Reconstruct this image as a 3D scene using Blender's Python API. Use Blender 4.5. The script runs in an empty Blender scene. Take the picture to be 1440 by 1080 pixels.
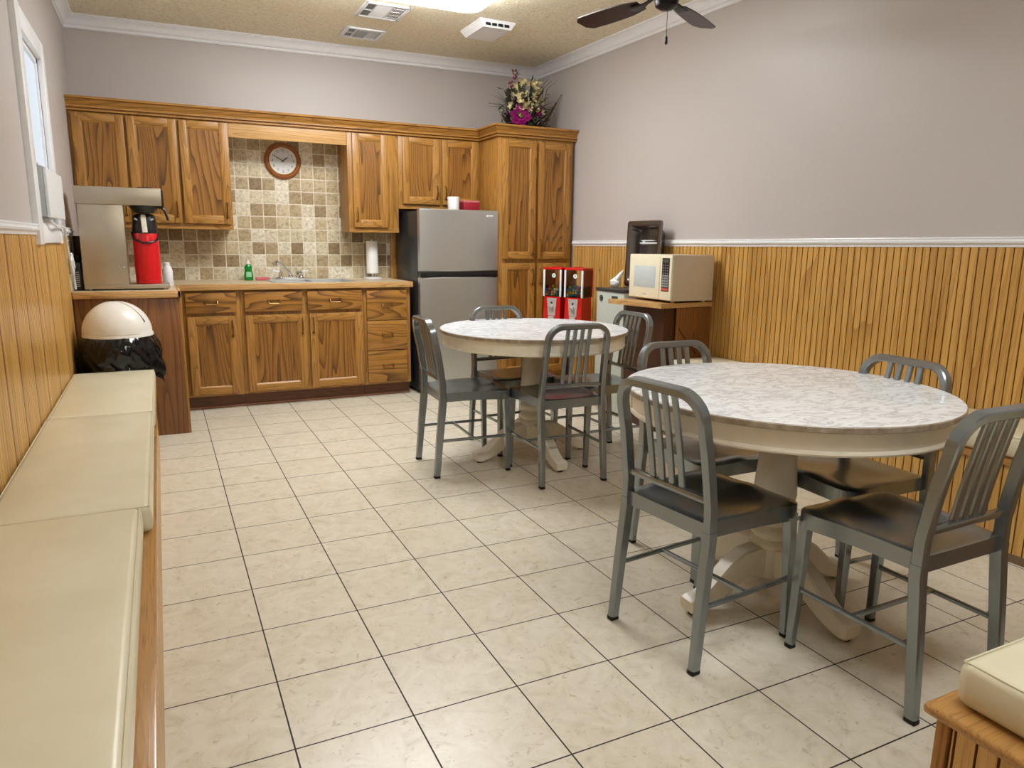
import bpy, bmesh, math, random
from mathutils import Vector, Matrix
random.seed(7)
S = bpy.context.scene
COL = S.collection
PI = math.pi

# ------------------------------------------------------------------ colour / material helpers
def lin(c):
    return c / 12.92 if c <= 0.04045 else ((c + 0.055) / 1.055) ** 2.4
def rgb(r, g, b):
    return (lin(r / 255), lin(g / 255), lin(b / 255), 1.0)

class NT:
    """tiny node-tree writer"""
    def __init__(s, name):
        s.m = bpy.data.materials.new(name); s.m.use_nodes = True
        s.t = s.m.node_tree; s.n = s.t.nodes; s.l = s.t.links
        s.b = s.n['Principled BSDF']; s.out = s.n['Material Output']
    def add(s, typ, **kw):
        n = s.n.new(typ)
        for k, v in kw.items(): setattr(n, k, v)
        return n
    def set(s, sock, v):
        if hasattr(v, 'is_output') or isinstance(v, bpy.types.NodeSocket): s.l.new(v, sock)
        else: sock.default_value = v
    def coords(s, scale=(1, 1, 1), loc=(0, 0, 0), rot=(0, 0, 0), kind='Object'):
        tc = s.add('ShaderNodeTexCoord'); mp = s.add('ShaderNodeMapping')
        mp.inputs['Scale'].default_value = scale; mp.inputs['Location'].default_value = loc; mp.inputs['Rotation'].default_value = rot
        s.l.new(tc.outputs[kind], mp.inputs['Vector']); return mp.outputs['Vector']
    def noise(s, vec, scale=5, detail=4, rough=.5, dist=0):
        n = s.add('ShaderNodeTexNoise'); s.l.new(vec, n.inputs['Vector'])
        n.inputs['Scale'].default_value = scale; n.inputs['Detail'].default_value = detail
        n.inputs['Roughness'].default_value = rough; n.inputs['Distortion'].default_value = dist
        return n.outputs['Fac']
    def ramp(s, fac, stops):
        n = s.add('ShaderNodeValToRGB'); s.l.new(fac, n.inputs['Fac'])
        e = n.color_ramp.elements
        while len(e) < len(stops): e.new(.5)
        for el, (p, c) in zip(e, stops): el.position = p; el.color = c
        return n.outputs['Color']
    def math(s, op, a, b=None, c=None):
        n = s.add('ShaderNodeMath', operation=op)
        for i, v in enumerate((a, b, c)):
            if v is not None: s.set(n.inputs[i], v)
        return n.outputs[0]
    def mix(s, fac, a, b, mode='MIX'):
        n = s.add('ShaderNodeMix', data_type='RGBA', blend_type=mode)
        s.set(n.inputs['Factor'], fac); s.set(n.inputs['A'], a); s.set(n.inputs['B'], b)
        return n.outputs['Result']
    def bump(s, h, strength=.2, dist=.01):
        n = s.add('ShaderNodeBump'); n.inputs['Strength'].default_value = strength; n.inputs['Distance'].default_value = dist
        s.l.new(h, n.inputs['Height']); s.l.new(n.outputs['Normal'], s.b.inputs['Normal'])
    def fin(s, color=None, rough=.5, metal=0, **kw):
        if color is not None: s.set(s.b.inputs['Base Color'], color)
        s.set(s.b.inputs['Roughness'], rough); s.set(s.b.inputs['Metallic'], metal)
        for k, v in kw.items(): s.set(s.b.inputs[k], v)
        return s.m

def plain(name, col, rough=.5, metal=0, var=.06, scale=30, **kw):
    t = NT(name); v = t.coords()
    f = t.noise(v, scale, 3)
    d = tuple(c * (1 - var) for c in col[:3]) + (1,)
    u = tuple(min(1, c * (1 + var)) for c in col[:3]) + (1,)
    return t.fin(t.ramp(f, [(.3, d), (.7, u)]), rough, metal, **kw)

def wood(name, light, mid, dark, axis='z', ring=9, fine=1.0, rough=.38, seed=0, amount=.55, knots=False):
    """grain stretched along one axis: cathedral bands + pores"""
    t = NT(name)
    st = {'x': (.09, 1, 1), 'y': (1, .09, 1), 'z': (1, 1, .09)}[axis]
    v = t.coords(st, (seed * 1.7, seed * .9, seed * 2.3))
    field = t.noise(v, ring * .62, 2, .4, .25)
    saw = t.math('FRACT', t.math('MULTIPLY', field, 26.0))
    band = t.math('POWER', saw, 3.2)
    fs = {'x': (.03, 1, 1), 'y': (1, .03, 1), 'z': (1, 1, .03)}[axis]
    v2 = t.coords(fs, (seed, 0, seed))
    pores = t.noise(v2, 190 * fine, 3, .65)
    broad = t.noise(v, 3.0, 2)
    base = t.mix(t.math('MULTIPLY', broad, .9), light, mid)
    c = t.mix(t.math('MULTIPLY', band, amount), base, dark)
    pr = t.add('ShaderNodeMapRange'); t.l.new(pores, pr.inputs['Value'])
    pr.inputs['From Min'].default_value = .52; pr.inputs['From Max'].default_value = .72
    c = t.mix(t.math('MULTIPLY', pr.outputs[0], .62), c, dark)
    if knots:
        sk = t.ramp(t.noise(t.coords((1, 1, .035), (3, 2, 1)), 7.5, 2, .4), [(.50, (0, 0, 0, 1)), (.60, (.75, .75, .75, 1)), (.66, (.1, .1, .1, 1))])
        c = t.mix(t.math('MULTIPLY', sk, .42), c, dark)
        vv = t.add('ShaderNodeTexVoronoi', feature='F1'); t.l.new(t.coords((1.0, 3.2, 1.7), (.3, .1, .6)), vv.inputs['Vector'])
        vv.inputs['Scale'].default_value = 1.5
        k = t.ramp(vv.outputs['Distance'], [(.0, (1, 1, 1, 1)), (.045, (.7, .7, .7, 1)), (.075, (.1, .1, .1, 1)), (.2, (0, 0, 0, 1))])
        c = t.mix(k, c, tuple(x * .55 for x in dark[:3]) + (1,))
    t.bump(pores, .06, .002)
    return t.fin(c, rough)

OAK_L, OAK_M, OAK_D = rgb(190, 140, 68), rgb(162, 110, 44), rgb(74, 40, 12)
M = {}
M['oak_v'] = wood('oak vertical', OAK_L, OAK_M, OAK_D, 'z', seed=1)
M['oak_h'] = wood('oak horizontal', OAK_L, OAK_M, OAK_D, 'x', seed=3)
M['oak_y'] = wood('oak along y', OAK_L, OAK_M, OAK_D, 'y', seed=5)
M['oak_panel'] = wood('oak panel', rgb(168, 116, 48), rgb(140, 92, 32), rgb(58, 32, 9), 'z', ring=7, seed=8, amount=.9)
M['oak_drawer'] = wood('oak drawer', rgb(184, 132, 60), rgb(156, 104, 40), rgb(66, 36, 11), 'x', ring=7, seed=12, amount=.9)
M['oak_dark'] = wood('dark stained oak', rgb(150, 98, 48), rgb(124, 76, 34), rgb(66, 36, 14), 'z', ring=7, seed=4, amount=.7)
M['walnut'] = wood('reddish dark oak', rgb(76, 38, 18), rgb(60, 28, 12), rgb(32, 14, 6), 'z', ring=7, seed=6)
M['kick'] = wood('stained kick board', rgb(116, 70, 34), rgb(96, 54, 24), rgb(54, 28, 12), 'x', seed=9)
M['nosing_x'] = wood('pale oak nosing x', rgb(216, 176, 118), rgb(196, 150, 92), rgb(140, 92, 44), 'x', seed=2)
M['nosing_y'] = wood('pale oak nosing y', rgb(216, 176, 118), rgb(196, 150, 92), rgb(140, 92, 44), 'y', seed=2)
M['pine'] = wood('honey beadboard', rgb(226, 182, 104), rgb(206, 156, 78), rgb(152, 100, 42), 'z', ring=3.2, fine=.7, rough=.3, seed=3, amount=.5, knots=True)
M['pine_streak'] = wood('dark beadboard streak', rgb(166, 112, 52), rgb(146, 94, 40), rgb(100, 58, 22), 'z', ring=3.2, fine=.7, rough=.3, seed=5)
M['groove'] = plain('dark groove', rgb(106, 64, 24), .6)  # groove faces are a darker brown than the boards
M['benchwood'] = wood('bench board', rgb(190, 144, 84), rgb(166, 118, 60), rgb(108, 70, 34), 'y', seed=11, rough=.2, amount=.28)
M['benchwood_x'] = wood('bench board x', rgb(190, 144, 84), rgb(166, 118, 60), rgb(108, 70, 34), 'x', seed=11, rough=.2, amount=.28)
M['wall'] = None
def paint(name, col, bs=400, st=.05, rough=.55):
    t = NT(name); v = t.coords(); n = t.noise(v, bs, 2); t.bump(n, st, .002)
    b = t.noise(v, 1.5, 2); d = tuple(c * .97 for c in col[:3]) + (1,)
    return t.fin(t.ramp(b, [(.3, d), (.7, col)]), rough)
M['wall'] = paint('mauve grey wall paint', rgb(194, 187, 184), 160, .08, .42)
M['ceil'] = None
t = NT('textured tan ceiling'); v = t.coords(); n1 = t.noise(v, 46, 5, .65); t.bump(n1, .8, .015)
M['ceil'] = t.fin(t.ramp(n1, [(.3, rgb(228, 214, 182)), (.55, rgb(250, 241, 216))]), .8)
M['trim'] = plain('white gloss trim', rgb(242, 243, 246), .3, var=.02)
M['white_plastic'] = plain('white plastic', rgb(232, 234, 236), .35, var=.02)
M['grey_plastic'] = plain('pale grey plastic', rgb(196, 200, 204), .4, var=.02)
M['slot'] = plain('dark slot', rgb(15, 15, 19), .7)
M['black'] = plain('black plastic', rgb(20, 20, 22), .35)
M['rubber'] = plain('black rubber', rgb(16, 16, 17), .7)
# floor tiles
t = NT('cream floor tile')
tc = t.add('ShaderNodeTexCoord'); sx = t.add('ShaderNodeSeparateXYZ'); t.l.new(tc.outputs['Object'], sx.inputs[0])
T_ = .305
def cell(o): return t.math('FRACT', t.math('ADD', t.math('DIVIDE', o, T_), 100.0))
def edge(o):
    f = cell(o); return t.math('MINIMUM', f, t.math('SUBTRACT', 1.0, f))
em = t.math('MINIMUM', edge(sx.outputs[0]), edge(sx.outputs[1]))
grout = t.math('LESS_THAN', em, .0070)
cx = t.math('FLOOR', t.math('DIVIDE', sx.outputs[0], T_)); cy = t.math('FLOOR', t.math('DIVIDE', sx.outputs[1], T_))
cb = t.add('ShaderNodeCombineXYZ'); t.l.new(cx, cb.inputs[0]); t.l.new(cy, cb.inputs[1])
wn = t.add('ShaderNodeTexWhiteNoise', noise_dimensions='3D'); t.l.new(cb.outputs[0], wn.inputs['Vector'])
off = t.add('ShaderNodeVectorMath', operation='MULTIPLY_ADD'); t.l.new(wn.outputs['Color'], off.inputs[0]); off.inputs[1].default_value = (7, 7, 7); t.l.new(tc.outputs['Object'], off.inputs[2])
na = t.noise(off.outputs[0], 11, 7, .62, 1.4); nb = t.noise(off.outputs[0], 42, 5, .6, .8)
c1 = t.ramp(na, [(.28, rgb(203, 194, 170)), (.42, rgb(219, 211, 191)), (.6, rgb(228, 221, 204)), (.8, rgb(234, 228, 213))])
vein = t.ramp(nb, [(.30, rgb(196, 180, 152)), (.40, (1, 1, 1, 1))])
c2 = t.mix(.55, c1, vein, 'MULTIPLY')
c2 = t.mix(t.math('MULTIPLY', wn.outputs['Value'], .12), c2, rgb(206, 190, 160))
c3 = t.mix(grout, c2, rgb(34, 28, 25))
t.bump(t.math('ADD', t.math('MULTIPLY', t.math('GREATER_THAN', em, .0070), .6), t.math('MULTIPLY', nb, .2)), .25, .002)
M['floor'] = t.fin(c3, t.math('ADD', .3, t.math('MULTIPLY', grout, .4)))
# backsplash: tumbled travertine 10 cm tiles
t = NT('tumbled travertine backsplash')
tc = t.add('ShaderNodeTexCoord'); sx = t.add('ShaderNodeSeparateXYZ'); t.l.new(tc.outputs['Object'], sx.inputs[0])
u_ = t.math('ADD', sx.outputs[0], sx.outputs[1]); w_ = sx.outputs[2]
PT = .1
fu = t.math('ADD', t.math('DIVIDE', u_, PT), 100.03); fw = t.math('ADD', t.math('DIVIDE', w_, PT), 99.85)
cu, cw = t.math('FLOOR', fu), t.math('FLOOR', fw)
def ed(o):
    f = t.math('FRACT', o); return t.math('MINIMUM', f, t.math('SUBTRACT', 1.0, f))
wob = t.math('MULTIPLY', t.math('SUBTRACT', t.noise(tc.outputs['Object'], 60, 2), .5), .03)
em = t.math('ADD', t.math('MINIMUM', ed(fu), ed(fw)), wob)
cb = t.add('ShaderNodeCombineXYZ'); t.l.new(cu, cb.inputs[0]); t.l.new(cw, cb.inputs[1]); cb.inputs[2].default_value = 3
wn = t.add('ShaderNodeTexWhiteNoise', noise_dimensions='3D'); t.l.new(cb.outputs[0], wn.inputs['Vector'])
tile = t.ramp(wn.outputs['Value'], [(0, rgb(142, 120, 88)), (.25, rgb(176, 156, 120)), (.5, rgb(196, 180, 144)), (.75, rgb(210, 198, 168)), (.93, rgb(232, 224, 204))])
mott = t.noise(tc.outputs['Object'], 38, 6, .7, .6)
tile = t.mix(.75, tile, t.ramp(mott, [(.3, rgb(150, 130, 100)), (.55, (1, 1, 1, 1))]), 'MULTIPLY')
g = t.math('LESS_THAN', em, .032)
t.bump(t.math('MINIMUM', t.math('MULTIPLY', em, 6), 1.0), .5, .004)
M['splash'] = t.fin(t.mix(g, tile, rgb(224, 216, 198)), .5)
# marble
t = NT('white marble'); v = t.coords((1, 1, 1)); vs = t.coords((1, 2.4, 1), (0, 0, 0), (0, 0, .5))
n1 = t.noise(vs, 10.0, 8, .55, .9); n2 = t.noise(v, 3, 4)
rid = t.math('ABSOLUTE', t.math('SUBTRACT', n1, .5))
c = t.ramp(rid, [(0, rgb(186, 189, 194)), (.012, rgb(208, 211, 215)), (.04, rgb(236, 239, 241)), (.10, rgb(246, 249, 251))])
M['marble'] = t.fin(t.mix(t.math('MULTIPLY', n2, .35), c, rgb(232, 236, 241)), .2, **{'Specular IOR Level': .35})
t = NT('marble edge'); v = t.coords(); n1 = t.noise(v, 30, 5, .6)
M['marble_edge'] = t.fin(t.ramp(n1, [(.3, rgb(128, 112, 92)), (.6, rgb(168, 154, 134)), (.8, rgb(196, 186, 170))]), .3)
M['cream'] = plain('cream painted wood', rgb(240, 233, 214), .32, var=.04, scale=14)
M['chair'] = None
M['chair'] = plain('brushed grey metal', rgb(146, 154, 158), .24, .8, var=.02, scale=6)
M['vinyl'] = None
t = NT('cream vinyl'); v = t.coords(); n = t.noise(v, 420, 2); w = t.noise(v, 5, 3); t.bump(t.math('ADD', t.math('MULTIPLY', n, .12), w), .12, .01)
M['vinyl'] = t.fin(t.ramp(w, [(.3, rgb(219, 211, 180)), (.7, rgb(229, 222, 195))]), .3)
M['steel'] = None
M['steel'] = plain('brushed stainless', rgb(206, 208, 207), .34, .9, var=.01, scale=3)
M['steel_dark'] = plain('dull dark steel', rgb(128, 124, 122), .24, .95, var=.02, scale=4)
M['steel_warm'] = plain('dull stainless', rgb(186, 176, 158), .38, .9, var=.04, scale=8)
M['charcoal'] = plain('charcoal enamel', rgb(46, 50, 52), .3)
M['chrome'] = plain('chrome', rgb(206, 206, 204), .12, 1)
M['brass'] = plain('antique brass', rgb(128, 92, 50), .28, .85)
M['alu'] = plain('cast aluminium', rgb(196, 196, 192), .35, .35)
M['laminate'] = plain('beige laminate', rgb(206, 188, 156), .35, var=.1, scale=60)
M['red'] = plain('red enamel', rgb(206, 20, 20), .22, var=.03)
M['redplastic'] = plain('red plastic', rgb(208, 22, 30), .25, var=.03)
M['redbox'] = plain('dark red box', rgb(150, 22, 44), .4)
M['green'] = plain('green translucent bottle', rgb(10, 128, 44), .15)
M['pink'] = plain('pink sponge', rgb(208, 110, 116), .9)
M['paper'] = plain('white paper', rgb(240, 240, 238), .8, var=.02)
M['icegrey'] = plain('pale grey enamel', rgb(186, 192, 184), .35, var=.02)
M['mw'] = plain('ivory enamel', rgb(234, 226, 200), .32, var=.02)
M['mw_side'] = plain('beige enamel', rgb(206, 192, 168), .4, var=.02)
M['mw_win'] = plain('pale oven window', rgb(196, 204, 206), .2, var=.03)
M['lcd'] = plain('dull display', rgb(78, 92, 70), .2)
M['bag'] = plain('black bin liner', rgb(7, 7, 9), .12)
M['fan'] = wood('dark walnut blade', rgb(58, 38, 36), rgb(46, 30, 30), rgb(26, 16, 16), 'x', seed=2)
M['bronze'] = plain('dark bronze', rgb(34, 28, 28), .35, .6)
M['magenta'] = plain('magenta petals', rgb(150, 22, 108), .5, var=.45, scale=24)
M['plum'] = plain('plum foliage', rgb(66, 32, 52), .6, var=.4)
M['ivory_leaf'] = plain('dried ivory petals', rgb(214, 200, 150), .6, var=.2)
M['leaf'] = plain('dusty green leaf', rgb(64, 70, 50), .6, var=.3)
M['twig'] = plain('brown twig', rgb(70, 52, 42), .8)
M['wine'] = plain('wine red blossom', rgb(140, 52, 60), .6, var=.3)
M['yellow'] = plain('yellow stamen', rgb(206, 190, 96), .6)
t = NT('thin clear glass')
gl = t.add('ShaderNodeBsdfGlossy'); gl.inputs['Roughness'].default_value = .03
tr = t.add('ShaderNodeBsdfTransparent'); fr = t.add('ShaderNodeFresnel'); fr.inputs['IOR'].default_value = 1.45
mx = t.add('ShaderNodeMixShader'); t.l.new(fr.outputs[0], mx.inputs[0]); t.l.new(tr.outputs[0], mx.inputs[1]); t.l.new(gl.outputs[0], mx.inputs[2])
t.l.new(mx.outputs[0], t.out.inputs['Surface']); M['glass'] = t.m
for nm_, st_ in (('lamp', 27), ('fill_lamp', 13.5)):
    t = NT('lit light diffuser ' + nm_); t.fin((1, 1, 1, 1), .5); t.b.inputs['Emission Color'].default_value = (.965, .985, 1, 1); t.b.inputs['Emission Strength'].default_value = st_; M[nm_] = t.m
t = NT('daylit frosted pane'); t.fin((.08, .09, .1, 1), .5); t.b.inputs['Emission Color'].default_value = (.80, .90, 1, 1); t.b.inputs['Emission Strength'].default_value = .78; M['day'] = t.m
GUM = {n: plain(n + ' gumball', c, .2, var=.02) for n, c in dict(blue=rgb(30, 96, 190), green=rgb(40, 150, 60), yellow=rgb(238, 206, 40), white=rgb(240, 238, 228), red=rgb(206, 30, 30), orange=rgb(236, 130, 30), teal=rgb(30, 150, 160)).items()}

# ------------------------------------------------------------------ mesh builder
class MB:
    def __init__(s): s.bm = bmesh.new()
    def face(s, vs, mi=0):
        try:
            f = s.bm.faces.new(vs); f.material_index = mi; return f
        except ValueError: return None
    def quadgrid(s, rows, mi=0, closed_u=False, closed_v=False):
        V = [[s.bm.verts.new(p) for p in r] for r in rows]
        nv, nu = len(V), len(V[0])
        for j in range(nv - (0 if closed_v else 1)):
            for i in range(nu - (0 if closed_u else 1)):
                s.face([V[j][i], V[j][(i + 1) % nu], V[(j + 1) % nv][(i + 1) % nu], V[(j + 1) % nv][i]], mi)
        return V
    def box(s, a, b, mi=0, bev=0, seg=2, rot=None):
        x0, x1 = sorted((a[0], b[0])); y0, y1 = sorted((a[1], b[1])); z0, z1 = sorted((a[2], b[2]))
        c = Vector(((x0 + x1) / 2, (y0 + y1) / 2, (z0 + z1) / 2))
        m = Matrix.Translation(c) @ (rot.to_4x4() if rot else Matrix.Identity(4)) @ Matrix.Diagonal((x1 - x0, y1 - y0, z1 - z0, 1))
        r = bmesh.ops.create_cube(s.bm, size=1, matrix=m)
        vs = r['verts']; es = {e for v in vs for e in v.link_edges}
        for f in {f for v in vs for f in v.link_faces}: f.material_index = mi
        if bev:
            o = bmesh.ops.bevel(s.bm, geom=list(es), offset=bev, segments=seg, affect='EDGES', profile=.5)
            for f in o['faces']: f.material_index = mi
        return vs
    def prism(s, poly, z0, z1, mi=0, mtop=None):
        lo = [s.bm.verts.new((p[0], p[1], z0)) for p in poly]; hi = [s.bm.verts.new((p[0], p[1], z1)) for p in poly]
        n = len(poly)
        for i in range(n): s.face([lo[i], lo[(i + 1) % n], hi[(i + 1) % n], hi[i]], mi)
        s.face(lo[::-1], mi); s.face(hi, mi if mtop is None else mtop)
    def lathe(s, prof, c=(0, 0, 0), n=32, mi=0, cap=True, squash=(1, 1)):
        rows = [[(c[0] + r * math.cos(2 * PI * i / n) * squash[0], c[1] + r * math.sin(2 * PI * i / n) * squash[1], c[2] + z) for i in range(n)] for r, z in prof]
        V = s.quadgrid(rows, mi, closed_u=True)
        if cap:
            if prof[0][0] > 1e-5: s.face(V[0][::-1], mi)
            if prof[-1][0] > 1e-5: s.face(V[-1], mi)
        return V
    def sweep(s, pts, secs, hint=(0, 1, 0), mi=0, cap=True, closed=False):
        """secs: list of (a,b) section points or a function i -> list ; a along t x n, b along n (n ~ hint)"""
        pts = [Vector(p) for p in pts]; N = len(pts); rows = []
        for i, p in enumerate(pts):
            if closed: t = pts[(i + 1) % N] - pts[i - 1]
            else: t = pts[min(i + 1, N - 1)] - pts[max(i - 1, 0)]
            t.normalize(); h = Vector(hint(i) if callable(hint) else hint)
            n = (h - t * h.dot(t))
            if n.length < 1e-4: n = t.orthogonal()
            n.normalize(); a = t.cross(n)
            sec = secs(i) if callable(secs) else secs
            rows.append([p + a * q[0] + n * q[1] for q in sec])
        V = s.quadgrid(rows, mi, closed_u=True, closed_v=closed)
        if cap and not closed: s.face(V[0][::-1], mi); s.face(V[-1], mi)
        return V
    def tube(s, pts, r, n=8, mi=0, hint=(.31, .2, .93)):
        R = r if callable(r) else (lambda i: r)
        s.sweep(pts, lambda i: [(R(i) * math.cos(2 * PI * k / n), R(i) * math.sin(2 * PI * k / n)) for k in range(n)], hint, mi)
    def cyl(s, p0, p1, r0, r1=None, n=20, mi=0):
        r1 = r0 if r1 is None else r1
        s.tube([p0, p1], lambda i: (r0, r1)[i], n, mi)
    def sphere(s, c, r, u=16, v=10, mi=0, sq=(1, 1, 1)):
        m = Matrix.Translation(c) @ Matrix.Diagonal((r * sq[0], r * sq[1], r * sq[2], 1))
        q = bmesh.ops.create_uvsphere(s.bm, u_segments=u, v_segments=v, radius=1, matrix=m)
        for f in {f for w in q['verts'] for f in w.link_faces}: f.material_index = mi

def rect(w, d, c=.003):
    w /= 2; d /= 2
    return [(w - c, -d), (w, -d + c), (w, d - c), (w - c, d), (-w + c, d), (-w, d - c), (-w, -d + c), (-w + c, -d)]

MW = {}
def obj(name, mb, mats, parent=None, smooth=40, recalc=True, **props):
    if recalc: bmesh.ops.recalc_face_normals(mb.bm, faces=mb.bm.faces)
    if parent is not None and parent.name in MW: mb.bm.transform(MW[parent.name].inverted())
    me = bpy.data.meshes.new(name); mb.bm.to_mesh(me); mb.bm.free()
    for m in (mats if isinstance(mats, (list, tuple)) else [mats]): me.materials.append(M[m] if isinstance(m, str) else m)
    if smooth:
        me.polygons.foreach_set('use_smooth', [True] * len(me.polygons))
        me.set_sharp_from_angle(angle=math.radians(smooth))
    o = bpy.data.objects.new(name, me); COL.objects.link(o)
    if parent is not None:
        o.parent = parent
        if parent.name in MW: MW[o.name] = MW[parent.name]
    for k, v in props.items(): o[k] = v
    return o
def thing(name, label, cat, loc=(0, 0, 0), rz=0, group=None):
    o = bpy.data.objects.new(name, None); o.empty_display_size = .05; COL.objects.link(o)
    o.location = loc; o.rotation_euler = (0, 0, rz); o['label'] = label; o['category'] = cat
    if group: o['group'] = group
    MW[o.name] = Matrix.Translation(loc) @ Matrix.Rotation(rz, 4, 'Z')
    return o
def single(name, mb, mats, label, cat, group=None, origin=None, **k):
    """a thing that is one mesh; origin moves its pivot to its base"""
    if origin: mb.bm.transform(Matrix.Translation(-Vector(origin)))
    o = obj(name, mb, mats, None, **k)
    if origin: o.location = origin
    o['label'] = label; o['category'] = cat
    if group: o['group'] = group
    return o
def struct(name, mb, mats, **k):
    o = obj(name, mb, mats, None, **k); o['kind'] = 'structure'; return o
def dup(root, loc, rz, label):
    r = root.copy(); COL.objects.link(r); r.location = loc; r.rotation_euler = (0, 0, rz); r['label'] = label
    for ch in list(root.children):
        c = ch.copy(); COL.objects.link(c); c.parent = r
        for g in list(ch.children):
            d = g.copy(); COL.objects.link(d); d.parent = c
    return r

# ------------------------------------------------------------------ room geometry (metres)
XL, YB, YF = -.695, 4.537, -2.7
def XR(y): return 3.02 + .03 * (YB - y)           # the right wall is a little out of square
def ZC(x): return 2.742 + .0092 * (x - XL)        # ceiling, very slightly out of level
RAZ = math.atan(.03)

mb = MB(); mb.box((XL - .2, YF - .2, -.1), (XR(YF) + .2, YB + .2, 0)); struct('floor', mb, 'floor', smooth=0)
mb = MB()
P = [(XL - .12, YF - .12), (XR(YF) + .12, YF - .12), (XR(YB) + .12, YB + .12), (XL - .12, YB + .12)]
lo = [mb.bm.verts.new((x, y, ZC(x))) for x, y in P]; hi = [mb.bm.verts.new((x, y, ZC(x) + .1)) for x, y in P]
mb.face(lo[::-1]); mb.face(hi)
for i in range(4): mb.face([lo[i], lo[(i + 1) % 4], hi[(i + 1) % 4], hi[i]])
struct('ceiling', mb, 'ceil', smooth=0)
mb = MB(); mb.box((XL - .12, YB, 0), (XR(YB) + .12, YB + .12, 2.9)); struct('wall_back', mb, 'wall', smooth=0)
mb = MB(); mb.box((XL - .12, YF - .12, 0), (XR(YF) + .12, YF, 2.9)); struct('wall_front', mb, 'wall', smooth=0)
mb = MB(); mb.prism([(XR(YF), YF), (XR(YF) + .12, YF), (XR(YB) + .12, YB), (XR(YB), YB)], 0, 2.9); struct('wall_right', mb, 'wall', smooth=0)
WY0, WY1, WZ0, WZ1 = 2.27, 2.94, 1.30, 2.12      # window opening in the left wall
mb = MB()
for a, b in (((YF, 0), (WY0, 2.9)), ((WY1, 0), (YB, 2.9)), ((WY0, 0), (WY1, WZ0)), ((WY0, WZ1), (WY1, 2.9))):
    mb.box((XL - .12, a[0], a[1]), (XL, b[0], b[1]))
struct('wall_left', mb, 'wall', smooth=0)

def molding(mb, path, prof, zs=None, mi=0):
    """profile (out, z) swept along a floor-plan path, out = right-hand side; mitred corners"""
    n = len(path); rows = []
    nor = []
    for i in range(n - 1):
        d = Vector((path[i + 1][0] - path[i][0], path[i + 1][1] - path[i][1])).normalized(); nor.append(Vector((d.y, -d.x)))
    for i in range(n):
        a = nor[max(i - 1, 0)]; b = nor[min(i, n - 2)]; m = (a + b).normalized(); k = 1 / max(.3, m.dot(a))
        z0 = zs[i] if zs else 0
        rows.append([(path[i][0] + m.x * o * k, path[i][1] + m.y * o * k, z + z0) for o, z in prof])
    V = mb.quadgrid(rows, mi, closed_u=True); mb.face(V[0], mi); mb.face(V[-1][::-1], mi)

CROWN = [(0, -.086), (.008, -.086), (.013, -.080), (.013, -.072), (.009, -.070), (.009, -.066), (.016, -.064), (.022, -.058), (.026, -.046), (.036, -.030), (.050, -.018), (.060, -.014), (.060, -.010), (.070, -.008), (.074, -.003), (.074, .004), (0, .004)]
path = [(XL, YF), (XL, YB), (XR(YB), YB), (XR(YF), YF)]
mb = MB(); molding(mb, path, CROWN, [ZC(p[0]) for p in path]); struct('trim_1', mb, 'trim', smooth=30)
RAIL = [(0, 0), (.012, 0), (.014, .010), (.024, .018), (.026, .026), (.018, .031), (.018, .036), (.022, .040), (.020, .045), (0, .045)]
def zr(y): return 1.208 + .030 * (3.84 - y) / 3.67
mb = MB(); molding(mb, [(XR(3.85), 3.85), (XR(YF), YF)], RAIL, [zr(3.85), zr(YF)]); struct('trim_2', mb, 'trim', smooth=30)
mb = MB(); molding(mb, [(XL, YF), (XL, 2.150)], RAIL, [1.243, 1.243]); struct('trim_3', mb, 'trim', smooth=30)
mb = MB(); molding(mb, [(XL, 3.045), (XL, 3.60)], RAIL, [1.243, 1.243]); struct('trim_4', mb, 'trim', smooth=30)

def beads(mb, p0, p1, z0, z1a, z1b, pitch=.0377, depth=.007, gw=.005, bands=()):
    """beadboard standing on the line p0-p1 (out = right-hand side); slot 0 board, slot 1 dark groove"""
    p0, p1 = Vector(p0), Vector(p1); L = (p1 - p0).length; d = (p1 - p0) / L; nr = Vector((d.y, -d.x))
    prof = []; s = 0; k = 0
    while s < L - 1e-6:
        e = min(s + pitch, L); w = gw; bd = any(s <= q < e for q in bands)
        if bd: prof += [(s + .0012, depth, 2), (s + pitch * .55, depth, 2)]
        prof += [(s + .0012 if not bd else s + pitch * .551, depth, 0), (max(s + .002, e - w - .0012), depth, 0), (max(s + .003, e - w), depth - .001, 1), (max(s + .004, e - w / 2), depth - .0045, 1), (e - .0004, depth - .001, 1)]
        s = e; k += 1
    bot, top = [], []
    for s_, o, m in prof:
        q = p0 + d * s_ + nr * o; f = s_ / L
        bot.append(mb.bm.verts.new((q.x, q.y, z0))); top.append(mb.bm.verts.new((q.x, q.y, z1a + (z1b - z1a) * f)))
    for i in range(len(prof) - 1):
        mb.face([bot[i], bot[i + 1], top[i + 1], top[i]], 2 if prof[i][2] == 2 and prof[i + 1][2] == 2 else 1 if prof[i][2] and prof[i + 1][2] else 0)
    a0, a1 = mb.bm.verts.new((p0.x, p0.y, z0)), mb.bm.verts.new((p0.x, p0.y, z1a))
    b0, b1 = mb.bm.verts.new((p1.x, p1.y, z0)), mb.bm.verts.new((p1.x, p1.y, z1b))
    mb.face([a0, bot[0], top[0], a1]); mb.face([bot[-1], b0, b1, top[-1]])
mb = MB(); beads(mb, (XR(3.85), 3.85), (XR(YF), YF), 0, zr(3.85) + .001, zr(YF) + .001); struct('trim_5', mb, ['pine', 'groove'], smooth=0, recalc=False)
mb = MB(); beads(mb, (XL, YF), (XL, 2.150), 0, 1.244, 1.244, bands=[q - YF for q in (-1.6, -1.3, -.95, -.62, -.3, .02, .33, .62, .87, 1.15, 1.44, 1.74, 2.03)])
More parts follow.
